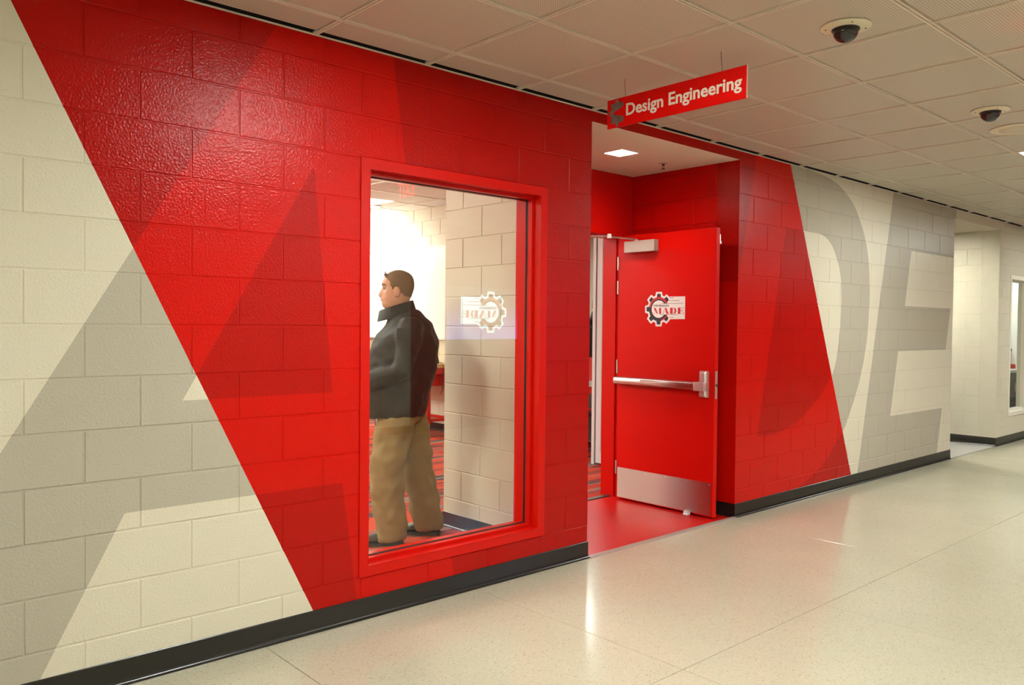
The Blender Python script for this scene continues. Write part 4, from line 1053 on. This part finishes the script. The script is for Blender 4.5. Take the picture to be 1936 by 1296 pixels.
def finger(b, p, d, up_, ln, r, curl):
    """three bent joints"""
    p = Vector(p); d = Vector(d).normalized(); ax = d.cross(Vector(up_)).normalized()
    pts = [p]
    for k, f in enumerate((0.45, 0.32, 0.23)):
        d = Matrix.Rotation(-curl * (0.6 + 0.4 * k), 3, ax) @ d
        p = p + d * ln * f; pts.append(p.copy())
    b.tube(pts, [r, r * 0.95, r * 0.88, r * 0.72], 8)

def hand(b, w, d, side, palm_n):
    """w wrist point, d direction of the hand, side = thumb direction, palm_n = palm normal"""
    w, d, side, pn = Vector(w), Vector(d).normalized(), Vector(side).normalized(), Vector(palm_n).normalized()
    R_ = []
    for f, a_, c_ in ((-0.03, 0.027, 0.022), (0.0, 0.028, 0.020), (0.03, 0.038, 0.017), (0.065, 0.043, 0.015), (0.09, 0.040, 0.012)):
        q = w + d * f
        R_.append([tuple(q + side * a_ * math.cos(2 * PI * k / 14) + pn * c_ * math.sin(2 * PI * k / 14)) for k in range(14)])
    b.rings(R_)
    for k, (o_, ln) in enumerate(((0.030, 0.075), (0.010, 0.083), (-0.011, 0.077), (-0.030, 0.060))):
        finger(b, w + d * 0.084 + side * o_, d + side * (0.05 - 0.035 * k), pn, ln, 0.0088 - 0.0006 * k, -0.42)
    finger(b, w + d * 0.02 + side * 0.026, d * 0.6 + side * 0.75 + pn * 0.25, pn, 0.072, 0.0102, -0.22)

HZ = [(-0.085, 0.040, -0.078, 0.062), (-0.03, 0.042, -0.076, 0.058), (0.0, 0.072, -0.074, 0.052), (0.012, 0.088, -0.075, 0.056), (0.03, 0.094, -0.080, 0.062), (0.05, 0.092, -0.087, 0.067), (0.066, 0.096, -0.092, 0.070),
      (0.085, 0.091, -0.098, 0.073), (0.105, 0.090, -0.103, 0.075), (0.125, 0.089, -0.107, 0.077), (0.143, 0.087, -0.110, 0.078), (0.158, 0.095, -0.111, 0.078), (0.175, 0.094, -0.110, 0.077),
      (0.195, 0.086, -0.106, 0.073), (0.215, 0.070, -0.096, 0.064), (0.232, 0.046, -0.078, 0.049), (0.244, 0.018, -0.050, 0.028), (0.248, 0.0, -0.034, 0.012)]
def head_ring(z, f, bk, wd, n=40, grow=0.0):
    c = (f + bk) / 2; hx = (f - bk) / 2 + grow; wd += grow; P = []
    for k in range(n):
        t = 2 * PI * k / n; ct, st = math.cos(t), math.sin(t)
        x = hx * math.copysign(abs(ct) ** 0.9, ct); y = wd * math.copysign(abs(st) ** 0.86, st)
        if not grow and ct > 0:
            a = abs(math.degrees(math.atan2(st, ct)))
            if 0.076 < z < 0.152:      # nose
                hgt = max(0.0, 1 - abs(z - 0.088) / 0.02) if z < 0.088 else max(0.0, (0.150 - z) / 0.062)
                x += 0.034 * hgt * max(0.0, 1 - a / 17)
            if 0.120 < z < 0.15 and 14 < a < 40: x -= 0.007        # eye sockets
            if 0.045 < z < 0.068 and a < 22: x += 0.004            # lips
        P.append((c + x, y, z))
    return P

def person(name, label, loc, rotz, jk, tr, hr, pose, scale=1.0, beard=False):
    t = thing(name, label, 'person', loc, rotz); t.scale = (scale,) * 3
    hx, hz = pose['head']
    # body: head, neck, trunk, arms, hands, legs as one surface
    b = MB(); b.rings([[(x + hx, y, z + hz) for x, y, z in head_ring(*q)] for q in HZ])
    for s in (-1, 1):
        E_ = []
        for f, rr in ((-0.010, 0.4), (-0.004, 0.9), (0.004, 1.0), (0.010, 0.75)):
            E_.append([(hx - 0.004 + rr * 0.019 * math.cos(2 * PI * k / 16) - f * 0.5, s * (0.082 + f), hz + 0.108 + rr * 0.034 * math.sin(2 * PI * k / 16)) for k in range(16)])
        b.rings(E_ if s > 0 else [e[::-1] for e in E_])
    b.rings([ell(0.0, 0, 0.86, 0.10, 0.14), ell(0.0, 0, 1.1, 0.10, 0.13), ell(-0.02, 0, 1.35, 0.10, 0.15), ell(-0.02, 0, 1.44, 0.07, 0.12), ell(hx - 0.03, 0, hz - 0.06, 0.055, 0.058)])
    for key, s in (('armL', 1), ('armR', -1)):
        sh, el, wr_ = pose[key]
        b.tube([sh, el, wr_], [0.045, 0.036, 0.027], 10)
        d = (Vector(wr_) - Vector(el)).normalized()
        sd = Vector((0, 0, 1)) - d * d.z; hand(b, wr_, d + Vector((0.1, -0.3 * s, -0.1)), sd, Vector((0, -s, 0)))
    for key in ('legL', 'legR'):
        hp, kn, an = pose[key]
        b.tube([hp, kn, an], [0.07, 0.05, 0.038], 10)
    o = b.build('body', 'skin', t); bake(o, 0.0048, 3, 0.5)
    # hair shell: short all over, faded towards the ear and nape
    def hz_at(z):
        for a_, b_ in zip(HZ[:-1], HZ[1:]):
            if a_[0] <= z <= b_[0]:
                f = (z - a_[0]) / (b_[0] - a_[0]); return tuple(a_[i] + (b_[i] - a_[i]) * f for i in range(4))
        return HZ[-1]
    h = MB(); zz_ = [0.05 + 0.198 * k / 44 for k in range(45)]; nn = 72
    def hairline(x_):
        P_ = [(-0.2, 0.075), (-0.06, 0.080), (-0.032, 0.105), (-0.018, 0.142), (0.010, 0.146), (0.024, 0.128), (0.034, 0.150), (0.045, 0.185), (0.07, 0.203), (0.2, 0.208)]
        for a_, b_ in zip(P_[:-1], P_[1:]):
            if a_[0] <= x_ <= b_[0]: return a_[1] + (b_[1] - a_[1]) * (x_ - a_[0]) / (b_[0] - a_[0])
        return 0.2
    for z_ in zz_:
        ring = head_ring(*hz_at(z_), n=nn, grow=0.0005)
        for x, y, z in ring:
            d_ = z - hairline(x); g_ = 1 + 0.055 * max(0.0, min(1.0, d_ / 0.06))
            h.v.append((hx - 0.01 + (x + 0.01) * g_, y * g_, hz + z + 0.006 * max(0.0, min(1.0, d_ / 0.06)) * max(0.0, (z - 0.18) / 0.07)))
    for k in range(len(zz_) - 1):
        for j_ in range(nn):
            j2 = (j_ + 1) % nn; q = [k * nn + j_, k * nn + j2, (k + 1) * nn + j2, (k + 1) * nn + j_]
            cx = sum(h.v[i][0] for i in q) / 4 - hx; cz = sum(h.v[i][2] for i in q) / 4 - hz
            if cz > hairline(cx): h.f.append(tuple(q)); h.mi.append(0)
    top = (len(zz_) - 1) * nn; h.f.append(tuple(top + j_ for j_ in range(nn))); h.mi.append(0)
    ho = h.build('hair', hr, t, smooth='all')
    sm_ = ho.modifiers.new('thick', 'SOLIDIFY'); sm_.thickness = 0.004; sm_.offset = 0.0
    # short tuft over the brow
    tf = MB()
    for k in range(9):
        yy = -0.04 + 0.01 * k
        tf.tube([(hx + 0.055, yy, hz + 0.212), (hx + 0.073, yy, hz + 0.226), (hx + 0.074, yy * 0.95, hz + 0.246 - abs(yy) * 0.15)], [0.014, 0.012, 0.005], 6)
    tf.build('fringe', hr, ho, smooth=True)
    # eyes and brows
    for s in (-1, 1):
        ey = MB(); pr = [(0.012 * math.sin(PI * k / 10), -0.012 * math.cos(PI * k / 10)) for k in range(11)]
        ey.lathe([(max(r_, 0.0003), z_) for r_, z_ in pr], (hx + 0.073, s * 0.031, hz + 0.136), 14).build('eye', 'eye_white', t, smooth=True)
        MB().lathe([(0.0, 0), (0.006, 0), (0.004, 0.003), (0.0, 0.0035)], (hx + 0.0832, s * 0.031, hz + 0.136), 12, 'x').build('iris', hr, t)
        MB().tube([(hx + 0.094, s * 0.012, hz + 0.157), (hx + 0.090, s * 0.034, hz + 0.162), (hx + 0.072, s * 0.056, hz + 0.156)], [0.004, 0.005, 0.003], 6).build('eyebrow', hr, t, smooth=True)
    MB().tube([(hx + 0.090, -0.022, hz + 0.054), (hx + 0.099, 0, hz + 0.057), (hx + 0.090, 0.022, hz + 0.054)], [0.003, 0.006, 0.003], 8).build('mouth', 'lips', t, smooth=True)
    if beard:
        bd_ = MB(); RB_ = [head_ring(q[0], q[1] + 0.002, q[2] + 0.1, q[3], grow=0.005) for q in HZ[2:6]]
        bd_.rings([[(x + hx, y, z + hz) for x, y, z in r] for r in RB_]).build('beard', hr, t, smooth='all')
    # jacket
    j = MB()
    j.rings([ell(cx, 0, z, rx_, ry_, 32, 2.3, tl) for z, cx, rx_, ry_, tl in pose['torso']])
    for key in ('armL', 'armR'):
        sh, el, wr_ = [Vector(q) for q in pose[key]]
        j.tube([sh - (el - sh) * 0.12, sh.lerp(el, 0.35), el, el.lerp(wr_, 0.5), wr_], [0.080, 0.080, 0.068, 0.062, 0.050], 14)
    jo = j.build('jacket', jk, t); bake(jo, 0.014, 9, 0.5, True, (0.024, 0.10))
    # stand-up collar (open ring)
    c = pose['collar']; cb_ = MB()
    cb_.rings([ell(c[0] - 0.006, 0, c[1] - 0.075, c[2] + 0.022, c[3] + 0.022, 32, 2.0, c[4] * 0.8), ell(c[0], 0, c[1], c[2] + 0.004, c[3] + 0.004, 32, 2.0, c[4]),
               ell(c[0], 0, c[1] + 0.004, c[2] - 0.004, c[3] - 0.004, 32, 2.0, c[4]), ell(c[0], 0, c[1], c[2] - 0.012, c[3] - 0.012, 32, 2.0, c[4]),
               ell(c[0] - 0.004, 0, c[1] - 0.06, c[2] + 0.006, c[3] + 0.006, 32, 2.0, c[4] * 0.8)], cap=False)
    cb_.build('collar', jk, jo, smooth='all')
    if 'patch' in pose:
        px, py, pz, rz2 = pose['patch']
        o = MB().box(-0.019, 0.019, -0.003, 0.003, -0.034, 0.034).build('sleeve_patch', 'jacket_patch', jo, bevel=0.002); o.location = (px, py, pz); o.rotation_euler = (0, 0.05, rz2)
    # trousers
    q = MB()
    q.rings([ell(pose['hip'][0], 0, 0.80, 0.125, 0.155, 28, 2.4), ell(pose['hip'][0], 0, 0.92, 0.12, 0.145, 28, 2.4), ell(pose['hip'][0], 0, 1.0, 0.10, 0.12, 28, 2.4)])
    for key in ('legL', 'legR'):
        hp, kn, an = [Vector(v_) for v_ in pose[key]]
        pts = [hp + Vector((0, 0, 0.02)), hp.lerp(kn, 0.4), kn, kn.lerp(an, 0.5), an + Vector((-0.01, 0, 0.0)), an + Vector((-0.012, 0, -0.055))]
        q.tube(pts, [0.100, 0.122, 0.114, 0.108, 0.100, 0.098], 16)
    to = q.build('trousers', tr, t); bake(to, 0.014, 8, 0.5, True, (0.036, 0.11))
    # shoes
    for key, yaw in (('legL', pose.get('footL', 0)), ('legR', pose.get('footR', 0))):
        an = Vector(pose[key][2]); sh_ = MB()
        R_ = []
        for xx, wd, hh in ((-0.085, 0.025, 0.05), (-0.075, 0.036, 0.075), (-0.03, 0.040, 0.085), (0.03, 0.040, 0.080), (0.09, 0.047, 0.062), (0.14, 0.048, 0.050), (0.18, 0.040, 0.042), (0.20, 0.022, 0.034)):
            R_.append([(xx, wd * math.cos(2 * PI * k / 16) * (1.0 if math.sin(2 * PI * k / 16) < 0.2 else 0.82), 0.018 + max(0.0, hh * (0.5 + 0.5 * math.sin(2 * PI * k / 16)))) for k in range(16)])
        so = sh_.rings(R_).build('shoe', 'shoe', t, smooth='all'); so.location = (an.x, an.y, 0); so.rotation_euler = (0, 0, yaw)
        pts = [(xx, s * wd) for s, rng in ((1, (0, 1, 2, 3, 4, 5, 6, 7)), (-1, (7, 6, 5, 4, 3, 2, 1, 0))) for xx, wd in [((-0.09, -0.075, -0.03, 0.03, 0.09, 0.14, 0.18, 0.205)[i], (0.022, 0.038, 0.042, 0.042, 0.049, 0.050, 0.042, 0.016)[i]) for i in rng]]
        MB().prism(pts, lambda a_, c_, d_: (a_, c_, d_), 0.0, 0.020).build('sole', 'sole', so)
        MB().tube([(0.02, 0.0, 0.098), (0.06, 0.012, 0.088), (0.04, -0.014, 0.094), (0.08, 0.01, 0.080), (0.07, -0.012, 0.084)], 0.003, 6).build('laces', 'stk_line', so)
    return t

MAN = dict(head=(0.058, 1.535),
    armL=((-0.035, 0.225, 1.425), (0.02, 0.305, 1.14), (0.26, 0.215, 1.07)), armR=((-0.06, -0.205, 1.425), (-0.11, -0.27, 1.16), (0.10, -0.22, 1.02)),
    legL=((0.035, 0.095, 0.90), (0.115, 0.115, 0.50), (0.092, 0.106, 0.085)), legR=((-0.02, -0.095, 0.90), (-0.085, -0.12, 0.50), (-0.165, -0.125, 0.085)),
    footL=0.1, footR=-0.25, hip=(0.015, 0),
    torso=[(0.825, 0.055, 0.185, 0.205, -0.03), (0.87, 0.060, 0.200, 0.225, -0.03), (1.0, 0.060, 0.230, 0.235, 0), (1.15, 0.03, 0.245, 0.235, 0), (1.28, 0.00, 0.225, 0.235, 0), (1.36, -0.015, 0.198, 0.230, 0),
           (1.43, -0.02, 0.150, 0.200, -0.1), (1.48, 0.0, 0.120, 0.150, -0.2), (1.51, 0.02, 0.10, 0.105, -0.3)],
    collar=(0.058, 1.555, 0.108, 0.092, -0.33), patch=(0.04, 0.318, 1.375, 0.0))
person('person', 'person in dark padded jacket and khaki trousers standing behind the window', (1.80, 1.07, 0), math.radians(147), 'jacket', 'khaki', 'hair', MAN)
P2 = dict(MAN); P2['armL'] = ((-0.03, 0.21, 1.42), (0.02, 0.27, 1.15), (0.24, 0.10, 1.13)); P2['armR'] = ((-0.03, -0.21, 1.42), (0.02, -0.27, 1.15), (0.24, -0.10, 1.12)); P2.pop('patch')
P2['legR'] = ((0.0, -0.095, 0.90), (0.03, -0.11, 0.50), (0.02, -0.115, 0.085))
person('person', 'person in black top with dark hair behind the table seen through the doorway', (6.70, 3.75, 0), math.radians(225), 'black_cloth', 'black_cloth', 'dark_hair', P2, 1.03, beard=True)
